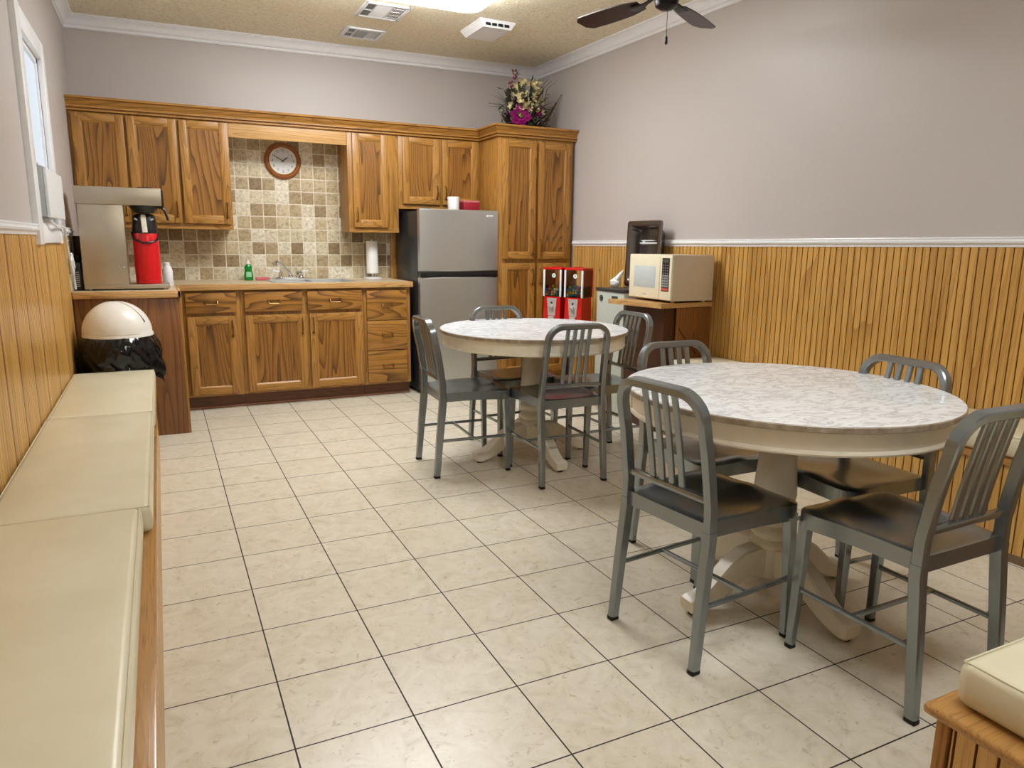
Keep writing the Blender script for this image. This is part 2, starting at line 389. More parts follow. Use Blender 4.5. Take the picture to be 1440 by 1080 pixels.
beads(mb, (XL, 2.150), (XL, 3.045), 0, 1.203, 1.203, bands=[.28, .68]); beads(mb, (XL, 3.045), (XL, 3.312), 0, 1.244, 1.244)
struct('trim_6', mb, ['pine', 'groove', 'pine_streak'], smooth=0, recalc=False)

# backsplash tiles
mb = MB(); mb.box((XL + .008, YB - .008, .915), (1.597, YB, 2.1)); mb.box((XL, 3.315, .915), (XL + .008, YB, 1.243), bev=.001)
struct('trim_7', mb, 'splash', smooth=0)

mb = MB(); mb.box((1.600, YB - .018, .04), (1.672, YB, 1.49), 0, .002); struct('trim_8', mb, 'oak_v', smooth=25)
# window in the left wall
W = bpy.data.objects.new('window_1', None); COL.objects.link(W); W['kind'] = 'structure'
mb = MB(); x1 = XL + .022
mb.box((XL - .02, 2.150, 1.20), (x1 + .004, WY0, 2.215), bev=.004); mb.box((XL - .02, WY1, 1.20), (x1, 3.045, 2.215), bev=.004)
mb.box((XL - .02, WY0, WZ1), (x1, WY1, 2.215), bev=.004); mb.box((XL - .02, WY0, 1.205), (x1, WY1, WZ0), bev=.004)
obj('window_casing', mb, 'trim', W)
mb = MB(); x0 = XL - .012
for a, b in (((WY0, WZ0), (WY0 + .025, WZ1)), ((WY1 - .025, WZ0), (WY1, WZ1)), ((WY0, WZ1 - .025), (WY1, WZ1)), ((WY0, WZ0), (WY1, WZ0 + .025))):
    mb.box((x0 - .02, a[0], a[1]), (x0 + .010, b[0], b[1]), bev=.003)
obj('window_sash', mb, 'trim', W)
mb = MB(); mb.box((x0 - .004, WY0 + .03, WZ0 + .03), (x0, WY1 - .03, WZ1 - .03)); obj('window_pane', mb, 'day', W)

# ------------------------------------------------------------------ kitchen cabinets
def pull(mb, x, z, y, h=.10):
    """slim bow pull with a round drop at its lower end"""
    mb.tube([(x, y, z + h / 2), (x, y - .012, z + h / 2 - .004), (x, y - .022, z + h / 4), (x, y - .024, z), (x, y - .020, z - h / 4), (x, y - .010, z - h / 2 + .008), (x, y, z - h / 2)], .0046, 8)
    mb.sphere((x, y - .006, z - h / 2), .010, 10, 8); mb.sphere((x, y - .004, z + h / 2), .006, 10, 8)
def bail(mb, x, z, y, w=.08):
    mb.cyl((x - w / 2, y, z + .012), (x - w / 2, y - .014, z + .012), .006, n=10); mb.cyl((x + w / 2, y, z + .012), (x + w / 2, y - .014, z + .012), .006, n=10)
    mb.tube([(x - w / 2, y - .012, z + .012), (x - w / 2, y - .022, z - .006), (x - w / 2 + .006, y - .025, z - .014), (x + w / 2 - .006, y - .025, z - .014), (x + w / 2, y - .022, z - .006), (x + w / 2, y - .012, z + .012)], .0048, 8)
    mb.box((x - w / 2, y - .016, z + .008), (x + w / 2, y - .010, z + .014), bev=.002)
def door(root, x0, x1, z0, z1, yf, hx=None, hz=None, st=.052, hh=.10):
    mb = MB(); y0, y1 = yf, yf + .016
    mb.box((x0, y0, z0), (x0 + st, y1, z1), 0, .003); mb.box((x1 - st, y0, z0), (x1, y1, z1), 0, .003)
    mb.box((x0 + st, y0 + .0005, z1 - st), (x1 - st, y1, z1), 1, .003); mb.box((x0 + st, y0 + .0005, z0), (x1 - st, y1, z0 + st), 1, .003)
    # recessed panel with a sloped sticking edge
    a0, a1, c0, c1 = x0 + st - .001, x1 - st + .001, z0 + st - .001, z1 - st + .001; k = .010
    o = [(a0, y0 + .002, c0), (a1, y0 + .002, c0), (a1, y0 + .002, c1), (a0, y0 + .002, c1)]
    i = [(a0 + k, y0 + .010, c0 + k), (a1 - k, y0 + .010, c0 + k), (a1 - k, y0 + .010, c1 - k), (a0 + k, y0 + .010, c1 - k)]
    vo = [mb.bm.verts.new(p) for p in o]; vi = [mb.bm.verts.new(p) for p in i]
    for q in range(4): mb.face([vo[q], vo[(q + 1) % 4], vi[(q + 1) % 4], vi[q]], 1 if q in (0, 2) else 0)
    mb.face(vi, 2)
    d = obj('door', mb, ['oak_v', 'oak_h', 'oak_panel'], root, smooth=25)
    if hx is not None:
        mb = MB(); pull(mb, hx, hz, yf, hh); obj('handle', mb, 'brass', d)
    return d
def drawer(root, x0, x1, z0, z1, yf):
    mb = MB(); mb.box((x0, yf, z0), (x1, yf + .016, z1), 0, .006, 2)
    d = obj('drawer', mb, 'oak_drawer', root, smooth=25)
    mb = MB(); bail(mb, (x0 + x1) / 2, (z0 + z1) / 2, yf); obj('handle', mb, 'brass', d)

YU = 4.232     # face of the wall cabinets
def wallcab(x0, x1, z0, z1, label, doors):
    r = thing('wall_cabinet', label, 'cabinet', ((x0 + x1) / 2, YB, z0))
    mb = MB(); mb.box((x0, YU, z0), (x1, YB - .010, z1), 0, .002); mb.box((x0, YU - .001, z0), (x1, YU + .01, z0 + .035), 1); mb.box((x0, YU - .001, z1 - .02), (x1, YU + .01, z1), 1)
    obj('cabinet_body', mb, ['oak_v', 'oak_h'], r, smooth=25)
    for dx0, dx1, side in doors:
        zb = z0 + .040
        hx = None if side is None else (dx1 - .027 if side == 'r' else dx0 + .027)
        door(r, dx0, dx1, zb, 2.060, YU - .026, hx, zb + .10)
    return r
wallcab(XL + .002, .312, 1.303, 2.10, 'oak wall cabinet with three doors left of the sink, above the coffee brewer', [(-.672, -.362, 'r'), (-.346, -.035, 'r'), (-.017, .300, 'r')])
wallcab(1.182, 1.592, 1.300, 2.10, 'oak wall cabinet with a single door right of the wall clock', [(1.218, 1.500, 'l')])
wallcab(1.594, 2.316, 1.495, 2.10, 'short oak wall cabinet with two doors above the refrigerator', [(1.627, 1.946, 'r'), (1.968, 2.288, 'l')])
mb = MB(); mb.box((.314, YU, 1.966), (1.180, YU + .019, 2.10), 0, .002)
single('valance_board', mb, 'nosing_x', 'plain oak valance board bridging the cabinets above the wall clock', 'board', origin=(.75, YU, 1.966), smooth=25)

YP = 3.858     # face of the pantry
r = thing('pantry_cabinet', 'tall oak pantry cabinet with four doors, between refrigerator and right wall', 'cabinet', (2.68, YB, 0))
mb = MB(); mb.box((2.318, YP, .09), (3.016, YB - .004, 2.10), 0, .002); mb.box((2.33, YP + .06, 0), (3.010, YB - .004, .09)); obj('cabinet_body', mb, ['oak_v'], r, smooth=25)
for x0, x1, s in ((2.350, 2.655, 'r'), (2.680, 2.985, 'l')):   # two tall doors over two lower ones
    hx = x1 - .025 if s == 'r' else x0 + .025
    door(r, x0, x1, 1.098, 2.045, YP - .026, hx, 1.20, hh=.12); door(r, x0, x1, .125, 1.062, YP - .026, hx, .955, hh=.12)
CC = [(0, 2.072), (.020, 2.072), (.020, 2.082), (.010, 2.084), (.010, 2.090), (.028, 2.092), (.028, 2.102), (.016, 2.104), (.018, 2.112), (.030, 2.124), (.042, 2.142), (.056, 2.146), (.058, 2.160), (0, 2.160)]
mb = MB(); molding(mb, [(XL + .001, YU), (2.318, YU), (2.318, YP), (3.036, YP)], CC)
single('cabinet_crown', mb, 'oak_h', 'oak crown moulding running along the top of the wall cabinets and pantry', 'moulding', origin=(1.0, YU, 2.068), smooth=25)

YD = 3.926     # door plane of the base cabinets
def basecab(x0, x1, label, doors, drawers):
    r = thing('base_cabinet', label, 'cabinet', ((x0 + x1) / 2, YB, 0))
    mb = MB(); mb.box((x0, YD + .027, .10), (x1, YB - .01, .8735), 0, .0015); mb.box((x0, YD + .026, .84), (x1, YD + .038, .8735), 1); mb.box((x0, YD + .026, .10), (x1, YD + .038, .118), 1)
    obj('cabinet_body', mb, ['oak_v', 'oak_h'], r, smooth=25)
    mb = MB(); mb.box((x0, 4.004, .012), (x1, YB - .02, .10)); tk = obj('toe_kick', mb, 'kick', r, smooth=25)
    mb = MB(); mb.tube([(x0, 4.001, .0085), (x1, 4.001, .0085)], .0085, 8); obj('quarter_round', mb, plain('pale quarter round', rgb(166, 118, 94), .5), tk)
    for x0_, x1_, s in doors: door(r, x0_, x1_, .118, .687, YD, x1_ - .026 if s == 'r' else x0_ + .026, .60, hh=.11)
    for d in drawers: drawer(r, *d, YD)
basecab(-.100, .297, 'oak base cabinet with one drawer over one door, beside the waste bin', [(-.064, .262, 'r')], [(-.068, .272, .712, .858)])
basecab(.299, 1.206, 'oak sink base cabinet with two drawers over two doors', [(.326, .756, 'r'), (.786, 1.190, 'l')], [(.326, .738, .712, .858), (.774, 1.190, .712, .858)])
basecab(1.208, 1.586, 'oak drawer cabinet with three stacked drawers beside the refrigerator', [], [(1.226, 1.550, .617, .852), (1.226, 1.550, .376, .612), (1.226, 1.550, .118, .371)])
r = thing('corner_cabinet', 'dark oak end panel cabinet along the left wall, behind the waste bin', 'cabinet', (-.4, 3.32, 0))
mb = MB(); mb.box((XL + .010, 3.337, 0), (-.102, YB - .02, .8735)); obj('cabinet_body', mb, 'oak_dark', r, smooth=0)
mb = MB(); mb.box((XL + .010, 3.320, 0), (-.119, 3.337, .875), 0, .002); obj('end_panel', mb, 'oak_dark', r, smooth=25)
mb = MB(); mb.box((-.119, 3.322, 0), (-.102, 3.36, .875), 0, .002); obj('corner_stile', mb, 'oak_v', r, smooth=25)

# countertop with a sink cut-out
SX0, SX1, SY0, SY1 = .56, 1.16, 4.03, 4.44
r = thing('countertop', 'beige laminate L-shaped countertop with pale oak edge', 'countertop', (.4, 4.2, .875))
mb = MB(); zt = (.875, .915)
def cb_(x0, y0, x1, y1): mb.box((x0, y0, zt[0]), (x1, y1, zt[1]))
cb_(XL + .010, 3.318, -.124, YB - .01); cb_(-.124, 3.932, SX0, YB - .01); cb_(SX0, 3.932, SX1, SY0); cb_(SX0, SY1, SX1, YB - .01); cb_(SX1, 3.932, 1.590, YB - .01)
obj('counter_slab', mb, 'laminate', r, smooth=0)
mb = MB(); mb.box((XL + .010, 3.296, .874), (-.104, 3.318, .9165), 0, .004); mb.box((-.104, 3.912, .874), (1.604, 3.932, .9165), 0, .004)
mb.box((-.124, 3.296, .874), (-.104, 3.932, .9165), 1, .004); mb.box((1.590, 3.912, .874), (1.604, YB - .01, .9165), 1, .004)
obj('edge_trim', mb, ['nosing_x', 'nosing_y'], r, smooth=25)
# sink
r = thing('sink', 'stainless kitchen sink set in the counter under the clock', 'sink', (.86, 4.235, .915))
mb = MB(); w = .022
for a, b in (((SX0 - w, SY0 - w), (SX1 + w, SY0 + .004)), ((SX0 - w, SY1 - .004), (SX1 + w, SY1 + .05)), ((SX0 - w, SY0), (SX0 + .004, SY1)), ((SX1 - .004, SY0), (SX1 + w, SY1))):
    mb.box((a[0], a[1], .9155), (b[0], b[1], .9205), 0, .002)
obj('sink_rim', mb, 'steel', r, smooth=25)
mb = MB(); g_ = .004
for a, b in (((SX0 + g_, SY0 + g_), (SX0 + g_ + .002, SY1 - g_)), ((SX1 - g_ - .002, SY0 + g_), (SX1 - g_, SY1 - g_)), ((SX0 + g_, SY0 + g_), (SX1 - g_, SY0 + g_ + .002)), ((SX0 + g_, SY1 - g_ - .002), (SX1 - g_, SY1 - g_)), ((.855, SY0 + g_), (.865, SY1 - g_))):
    mb.box((a[0], a[1], .885), (b[0], b[1], .919))
mb.box((SX0 + g_, SY0 + g_, .880), (SX1 - g_, SY1 - g_, .886)); obj('sink_basin', mb, 'steel', r, smooth=0)
# faucet
r = thing('faucet', 'chrome kitchen faucet with two white lever handles behind the sink', 'faucet', (.745, 4.465, .9205))
mb = MB(); mb.box((.628, 4.445, .9205), (.862, 4.487, .936), 0, .006); obj('base_plate', mb, 'chrome', r)
mb = MB(); mb.lathe([(.020, .936), (.018, .950), (.014, .962)], (.745, 4.466, 0), 16)
mb.tube([(.745, 4.466, .955), (.722, 4.43, .985), (.676, 4.36, 1.026), (.634, 4.30, 1.058), (.610, 4.27, 1.066), (.600, 4.258, 1.052)], .0105, 10); mb.cyl((.600, 4.258, 1.056), (.600, 4.256, 1.034), .012); obj('spout', mb, 'chrome', r)
mb = MB(); mb.lathe([(.009, .936), (.009, .965), (.016, .972), (.012, .984), (0, .988)], (.800, 4.468, 0), 14); obj('sprayer', mb, 'chrome', r)
for x, s in ((.665, -1), (.828, 1)):
    mb = MB(); mb.lathe([(.020, .936), (.013, .952), (.010, .972), (.011, .982), (0, .986)], (x, 4.466, 0), 14); h = obj('handle', mb, 'chrome', r)
    mb = MB(); mb.tube([(x, 4.466, .978), (x + s * .03, 4.46, .984), (x + s * .058, 4.455, .986)], .006, 8); obj('lever', mb, 'white_plastic', h)
# dish soap, sponge, paper towels
r = thing('dish_soap_bottle', 'green dish soap bottle left of the faucet', 'bottle', (.418, 4.42, .915))
mb = MB(); mb.lathe([(.030, .001), (.034, .006), (.035, .035), (.030, .065), (.026, .085), (.030, .100), (.022, .118), (.012, .126), (.011, .130)], (.418, 4.42, .915), 20, squash=(1, .65)); obj('bottle_body', mb, 'green', r)
mb = MB(); mb.lathe([(.013, .128), (.013, .142), (.006, .146), (.006, .158), (0, .160)], (.418, 4.42, .915), 14); obj('cap', mb, 'paper', r)
mb = MB(); mb.lathe([(.0352 , .028), (.0336, .050), (.0306, .068)], (.418, 4.42, .915), 20, cap=False, squash=(1.0, .68))
for f in list(mb.bm.faces):
    c = f.calc_center_median()
    if c.y > 4.42 or abs(c.x - .418) > .022: mb.bm.faces.remove(f)
obj('label_patch', mb, plain('pale green label', rgb(150, 206, 160), .5), r, label='pale green label')
mb = MB(); mb.box((.470, 4.40, .9155), (.575, 4.46, .938), 0, .006); single('sponge', mb, 'pink', 'pink sponge lying between the soap bottle and the faucet', 'sponge', origin=(.52, 4.43, .915))
r = thing('paper_towel_holder', 'white paper towel roll upright on its holder, right of the sink', 'paper towel', (1.412, 4.42, .915))
mb = MB(); mb.lathe([(.078, .001), (.080, .006), (.078, .014), (.03, .018)], (1.412, 4.42, .915), 28); mb.cyl((1.412, 4.42, .93), (1.412, 4.42, 1.245), .008); obj('stand', mb, 'white_plastic', r)
mb = MB(); mb.lathe([(.047, .048), (.049, .050), (.049, .314), (.047, .316), (.018, .316)], (1.412, 4.42, .915), 28); obj('paper_roll', mb, 'paper', r)
# wall outlet plates on the backsplash
for x, z, lb in ((-.300, 1.075, 'white outlet plate on the backsplash beside the coffee brewer'),):
    r = thing('outlet', lb, 'outlet', (x, YB - .008, z))
    mb = MB(); mb.box((x - .035, YB - .014, z - .058), (x + .035, YB - .008, z + .058), 0, .003); obj('plate', mb, 'white_plastic', r)
    mb = MB()
    for q in (-.02, .02): mb.box((x - .016, YB - .016, z + q - .013), (x + .016, YB - .0135, z + q + .013), 0, .004)
    obj('socket', mb, 'grey_plastic', r)
# wall clock
cx, cz, yf = .735, 1.848, YB - .0085
r = thing('wall_clock', 'round oak-framed wall clock on the backsplash showing ten to two', 'clock', (cx, yf, cz))
def ringy(mb, prof, n=48, mi=0):
    rows = [[(cx + q * math.cos(2 * PI * i / n), yf - d, cz + q * math.sin(2 * PI * i / n)) for i in range(n)] for q, d in prof]
    return mb.quadgrid(rows, mi, closed_u=True)
mb = MB(); ringy(mb, [(.140, 0), (.141, .010), (.136, .022), (.126, .030), (.116, .030), (.108, .022), (.104, .016), (.104, 0)]); obj('frame', mb, wood('clock oak', rgb(164, 98, 44), rgb(140, 80, 32), rgb(84, 44, 16), 'x', seed=7), r)
mb = MB(); V = ringy(mb, [(.105, .002), (.105, .010)]); mb.face(V[-1]); mb.face(V[0]); face = obj('clock_face', mb, plain('clock face', rgb(216, 216, 214), .35, var=.02), r, smooth=0)
mb = MB(); ringy(mb, [(.105, .0115), (.104, .0175), (.100, .0175), (.100, .0115)]); obj('bezel', mb, plain('pale gilt', rgb(226, 212, 170), .3, .4), r)
def hand(ang, ln, w):
    mb = MB(); d = Vector((math.sin(ang), 0, math.cos(ang))); n = Vector((d.z, 0, -d.x)); c = Vector((cx, yf - .0135, cz))
    pts = [c - d * .016 - n * w * .5, c - d * .016 + n * w * .5, c + d * ln * .6 + n * w, c + d * ln, c + d * ln * .6 - n * w]
    lo = [mb.bm.verts.new(p) for p in pts]; hi = [mb.bm.verts.new(p - Vector((0, .0012, 0))) for p in pts]
    mb.face(lo); mb.face(hi)
    for i in range(5): mb.face([lo[i], lo[(i + 1) % 5], hi[(i + 1) % 5], hi[i]])
    return mb
obj('hour_hand', hand(math.radians(53), .055, .0045), 'black', r, smooth=0); obj('minute_hand', hand(math.radians(300), .082, .003), 'black', r, smooth=0)
mb = MB(); mb.cyl((cx, yf - .009, cz), (cx, yf - .018, cz), .005); obj('centre_pin', mb, 'black', r)
def text_mesh(body, size, loc, rot, mat, name, parent, extrude=.0006):
    cu = bpy.data.curves.new('lettering', 'FONT'); cu.body = body; cu.size = size; cu.align_x = 'CENTER'; cu.align_y = 'CENTER'; cu.extrude = extrude
    to = bpy.data.objects.new('lettering', cu); COL.objects.link(to)
    dg = bpy.context.evaluated_depsgraph_get(); me = bpy.data.meshes.new_from_object(to.evaluated_get(dg))
    bpy.data.objects.remove(to); me.name = name
    me.transform(Matrix.Translation(loc) @ rot.to_4x4())
    if parent.name in MW: me.transform(MW[parent.name].inverted())
    me.materials.clear(); me.materials.append(M[mat] if isinstance(mat, str) else mat)
    o = bpy.data.objects.new(name, me); COL.objects.link(o); o.parent = parent; return o
RX = Matrix.Rotation(PI / 2, 3, 'X')     # text facing -y
M['numeral'] = plain('grey numerals', rgb(70, 66, 66), .6)
for k in range(1, 13):
    a = k * PI / 6
    text_mesh(str(k), .026, (cx + .080 * math.sin(a), yf - .0108, cz + .080 * math.cos(a)), RX, 'numeral', 'numeral', face)
# ------------------------------------------------------------------ refrigerator
FX0, FX1, FY = 1.638, 2.312, 3.828
r = thing('refrigerator', 'stainless steel top-freezer refrigerator with dark sides', 'refrigerator', (1.975, 4.1, 0))
mb = MB(); mb.box((FX0, FY + .075, .03), (FX1, 4.46, 1.470), 0, .004)
for x in (FX0 + .06, FX1 - .06):
    for y in (FY + .13, 4.40): mb.cyl((x, y, 0), (x, y, .035), .02, n=10)
mb.box((FX0 + .03, FY + .03, .985), (FX1 - .03, FY + .08, 1.0)); mb.box((FX0 + .01, FY + .04, .04), (FX1 - .01, FY + .08, .10))
obj('body', mb, 'charcoal', r, smooth=25)
def fdoor(z0, z1):
    mb = MB(); n = 12; w = FX1 - FX0
    rows = []
    for z in (z0, z0 + .006, z1 - .006, z1):
        e = .004 if z in (z0, z1) else 0
        rows.append([(FX0, FY + .066, z)] + [(FX0 + e + (w - 2 * e) * i / n, FY + e + .012 * (2 * i / n - 1) ** 2 * (1 if 0 < i < n else 1.2), z) for i in range(n + 1)] + [(FX1, FY + .066, z)])
    V = mb.quadgrid(rows, 0, closed_u=True); mb.face(V[0][::-1]); mb.face(V[-1]); return mb
fz = obj('freezer_door', fdoor(1.000, 1.484), 'steel', r, smooth=30)
mb = MB(); mb.box((FX0 + .002, FY + .004, .955), (FX1 - .002, FY + .066, .998), 0, .003); mb.box((FX0 + .06, FY + .001, .966), (FX1 - .14, FY + .01, .972), 0, .002); obj('door_gap_grip', mb, 'black', r, smooth=25)
obj('fridge_door', fdoor(.075, .952), 'steel', r, smooth=30)
mb = MB(); mb.box((2.208, FY + .001, 1.432), (2.262, FY + .008, 1.446), 0, .002); bd = obj('badge', mb, 'trim', fz, label='small pale maker badge')
mb = MB(); mb.box((2.214, FY + .0, 1.4365), (2.256, FY + .002, 1.4415)); obj('badge_line', mb, 'grey_plastic', r)
mb = MB(); mb.box((FX0 + .03, FY + .03, 1.470), (FX0 + .10, FY + .12, 1.492), 0, .004); obj('hinge_cover', mb, 'charcoal', r)
mb = MB(); mb.lathe([(.046, .001), (.048, .006), (.048, .100), (.050, .102), (.050, .118), (.044, .121)], (1.992, 4.02, 1.4705), 28); single('white_tub', mb, 'paper', 'white round tub standing on top of the refrigerator', 'tub', origin=(1.992, 4.02, 1.4705))
r = thing('red_box', 'dark red box with pale lid lying on top of the refrigerator', 'box', (2.14, 4.05, 1.4705))
mb = MB(); mb.box((2.07, 3.99, 1.4706), (2.21, 4.11, 1.552), 0, .003); obj('box_body', mb, 'redbox', r)
mb = MB(); mb.box((2.068, 3.988, 1.550), (2.212, 4.112, 1.566), 0, .003); obj('lid', mb, plain('rose lid', rgb(196, 110, 110), .4), r)

# ------------------------------------------------------------------ coffee corner
cx0, cx1, cy0, cy1 = -.628, -.160, 3.43, 3.66
r = thing('coffee_brewer', 'stainless coffee brewer on the counter at the left wall', 'coffee maker', (-.4, 3.54, .915))
mb = MB(); mb.box((cx0, cy0, .925), (cx1, cy1, .950), 0, .003)
for x in (cx0 + .03, cx1 - .03):
    for y in (cy0 + .03, cy1 - .03): mb.cyl((x, y, .9155), (x, y, .928), .012, n=10)
obj('base', mb, 'steel_warm', r, smooth=25)
mb = MB(); mb.box((cx0, cy0, .950), (-.385, cy1, 1.430), 0, .003); col_ = obj('column', mb, 'steel_warm', r, smooth=25)
mb = MB(); mb.sphere((-.43, cy0 - .001, 1.055), .005, 8, 6); mb.sphere((-.407, cy0 - .001, 1.055), .005, 8, 6); obj('screw', mb, 'chrome', col_)
mb = MB(); mb.box((cx0 - .008, cy0 - .004, 1.430), (-.170, cy1 + .004, 1.533), 0, .003); obj('head', mb, 'steel_warm', r, smooth=25)
mb = MB(); mb.box((-.174, cy0 + .002, 1.425), (-.158, cy1 - .002, 1.525), 0, .003); obj('front_plate', mb, 'black', r, smooth=25)
mb = MB(); mb.box((-.300, cy0 + .04, 1.533), (-.215, cy1 - .04, 1.541), 0, .003); obj('filler_lid', mb, 'black', r, smooth=25)
mb = MB(); mb.lathe([(.055, 1.386), (.066, 1.400), (.088, 1.4295)], (-.272, 3.545, 0), 24); mb.tube([(-.215, 3.50, 1.424), (-.175, 3.50, 1.422), (-.155, 3.50, 1.405), (-.140, 3.50, 1.345)], .008, 8); obj('brew_basket', mb, 'black', r)
ax, ay = -.276, 3.545
r = thing('airpot', 'red airpot with black pump top under the coffee brewer', 'airpot', (ax, ay, .951))
mb = MB(); mb.lathe([(.070, .951), (.074, .955), (.076, 1.06), (.074, 1.20), (.072, 1.272), (.066, 1.280)], (ax, ay, 0), 32); obj('pot_body', mb, 'redplastic', r)
mb = MB(); mb.lathe([(.073, 1.262), (.074, 1.285), (.072, 1.300), (.068, 1.335), (.064, 1.368), (.052, 1.380), (.030, 1.384), (0, 1.385)], (ax, ay, 0), 32); obj('pump_top', mb, 'black', r)
mb = MB(); mb.sweep([(ax - .004, ay - .050, 1.372), (ax - .004, ay - .072, 1.352), (ax - .002, ay - .082, 1.31), (ax, ay - .084, 1.268)], rect(.030, .014, .004), (0, -1, .2)); obj('spout', mb, plain('ivory spout', rgb(226, 218, 200), .3), r)
mb = MB(); mb.tube([(ax - .076, ay - .01, 1.270), (ax - .068, ay - .048, 1.228), (ax - .02, ay - .080, 1.205), (ax + .03, ay - .078, 1.207), (ax + .066, ay - .048, 1.225), (ax + .076, ay - .01, 1.262)], .006, 8); obj('carry_handle', mb, 'black', r)
mb = MB()
for q in (-.045, .042): mb.box((ax + q - .01, ay - .056, 1.342), (ax + q + .012, ay - .050, 1.352), 0, .002, rot=Matrix.Rotation(.5 if q < 0 else -.5, 3, 'Y'))
obj('lid_mark', mb, 'grey_plastic', r)  # two pale slanted marks on the black lid
r = thing('white_bottle', 'white squeeze bottle standing behind the red airpot', 'bottle', (-.165, 3.80, .915))
mb = MB(); mb.lathe([(.030, .001), (.033, .006), (.033, .105), (.022, .135)], (-.165, 3.80, .915), 20); obj('bottle_body', mb, 'white_plastic', r)
mb = MB(); mb.lathe([(.018, .134), (.018, .156), (.012, .160)], (-.165, 3.80, .915), 16); obj('cap', mb, 'white_plastic', r)
r = thing('cup_dispenser', 'dark wooden cup holder with pale cups beside the coffee brewer', 'cup holder', (-.655, 3.72, 1.10))
mb = MB(); mb.box((XL + .0085, 3.68, 1.10), (-.645, 3.82, 1.242), 0, .003); mb.box((-.645, 3.68, 1.10), (-.585, 3.69, 1.242), 0, .002); mb.box((-.645, 3.81, 1.10), (-.585, 3.82, 1.242), 0, .002); mb.box((-.645, 3.69, 1.10), (-.585, 3.81, 1.112), 0, .002); obj('holder', mb, 'walnut', r)
mb = MB(); mb.lathe([(.028, 1.114), (.040, 1.235), (.036, 1.235), (.026, 1.130)], (-.612, 3.75, 0), 24); obj('cup_stack', mb, plain('pale cups', rgb(222, 206, 184), .6), r)
r = thing('coffee_grinder', 'black appliance squeezed between left wall and coffee brewer', 'grinder', (-.662, 3.55, .915))
mb = MB(); mb.box((-.684, 3.47, .916), (-.640, 3.63, 1.085), 0, .006); mb.cyl((-.662, 3.55, 1.085), (-.662, 3.55, 1.125), .02, .03); obj('housing', mb, 'black', r)
mb = MB()
for k in range(8): mb.box((-.676, 3.4685, .94 + k * .012), (-.652, 3.4705, .945 + k * .012))
obj('grille', mb, 'grey_plastic', r)
mb = MB(); mb.tube([(-.655, 2.40, 1.315), (-.650, 2.55, 1.285), (-.655, 2.80, 1.29), (-.660, 3.02, 1.28), (-.668, 3.12, 1.20), (-.672, 3.25, 1.10), (-.672, 3.33, 1.02), (-.672, 3.36, 1.00), (-.665, 3.37, 1.06), (-.67, 3.35, 1.14), (-.674, 3.33, 1.10), (-.672, 3.37, .99), (-.672, 3.40, .93)], .0065, 8)
single('power_cord', mb, 'white_plastic', 'white power cord hanging from the air conditioner to the counter', 'cord', origin=(-.66, 2.9, 1.2))
# small window air conditioner
r = thing('air_conditioner', 'white window air conditioner sitting in the lower part of the window', 'air conditioner', (XL, 2.6, 1.32))
mb = MB(); mb.box((XL - .05, 2.310, 1.325), (XL + .042, 2.90, 1.550), 0, .006); hs = obj('housing', mb, 'grey_plastic', r)
mb = MB(); mb.box((XL + .042, 2.305, 1.321), (XL + .056, 2.905, 1.545), 0, .006, 3); obj('front_panel', mb, 'white_plastic', r)
mb = MB()
for k in range(9): mb.box((XL + .002, 2.3085, 1.40 + k * .015), (XL + .014, 2.3105, 1.406 + k * .015))
obj('side_grille', mb, 'slot', hs)
mb = MB(); mb.box((XL - .04, 2.29, 1.550), (XL + .03, 2.92, 1.560), 0, .003); obj('top_rail', mb, 'white_plastic', r)

# ------------------------------------------------------------------ waste bin
tx, ty = -.458, 3.140
r = thing('trash_can', 'white dome-lidded waste bin between the bench and the oak end panel', 'trash can', (tx, ty, 0))
mb = MB(); mb.lathe([(.135, 0), (.140, .006), (.165, .66), (.172, .668), (.160, .668), (.13, .02)], (tx, ty, 0), 40); obj('bin', mb, plain('beige bin', rgb(190, 180, 160), .4), r)
dome = [(.186, .672), (.186, .686), (.181, .692)] + [(.181 * math.cos(a), .692 + .180 * math.sin(a)) for a in [i * PI / 2 / 14 for i in range(1, 14)]] + [(0, .872)]
mb = MB(); mb.lathe(dome, (tx, ty, 0), 48, cap=False); lid = obj('dome_lid', mb, plain('white lid', rgb(234, 230, 222), .3, var=.02), r, smooth=60)
mb = MB(); rows = []
nv = Vector((-.50, -.86, .0)).normalized()
axis = nv.cross(Vector((0, 0, 1))).normalized(); up = axis.cross(nv)
for j in range(16):
    th = -.98 + j / 15 * 2.40
    row = []
    for i in range(33):
        ph = -1.22 + i / 32 * 2.44
        d = (nv * math.cos(th) * math.cos(ph) + axis * math.sin(ph) + up * math.sin(th) * math.cos(ph))
        row.append(Vector((tx, ty, .692)) + Vector((d.x * .1845, d.y * .1845, max(.004, d.z) * .1835)))
    rows.append(row)
seam = [Vector(p) for p in rows[-1]]
mb.quadgrid(rows); obj('swing_flap', mb, plain('white flap', rgb(236, 232, 224), .28, var=.02), lid, smooth=60)
mb = MB(); mb.tube(seam, lambda i: .0012 + .0035 * (abs(i - 16) / 16) ** 4, 6); obj('flap_gap', mb, 'slot', lid)
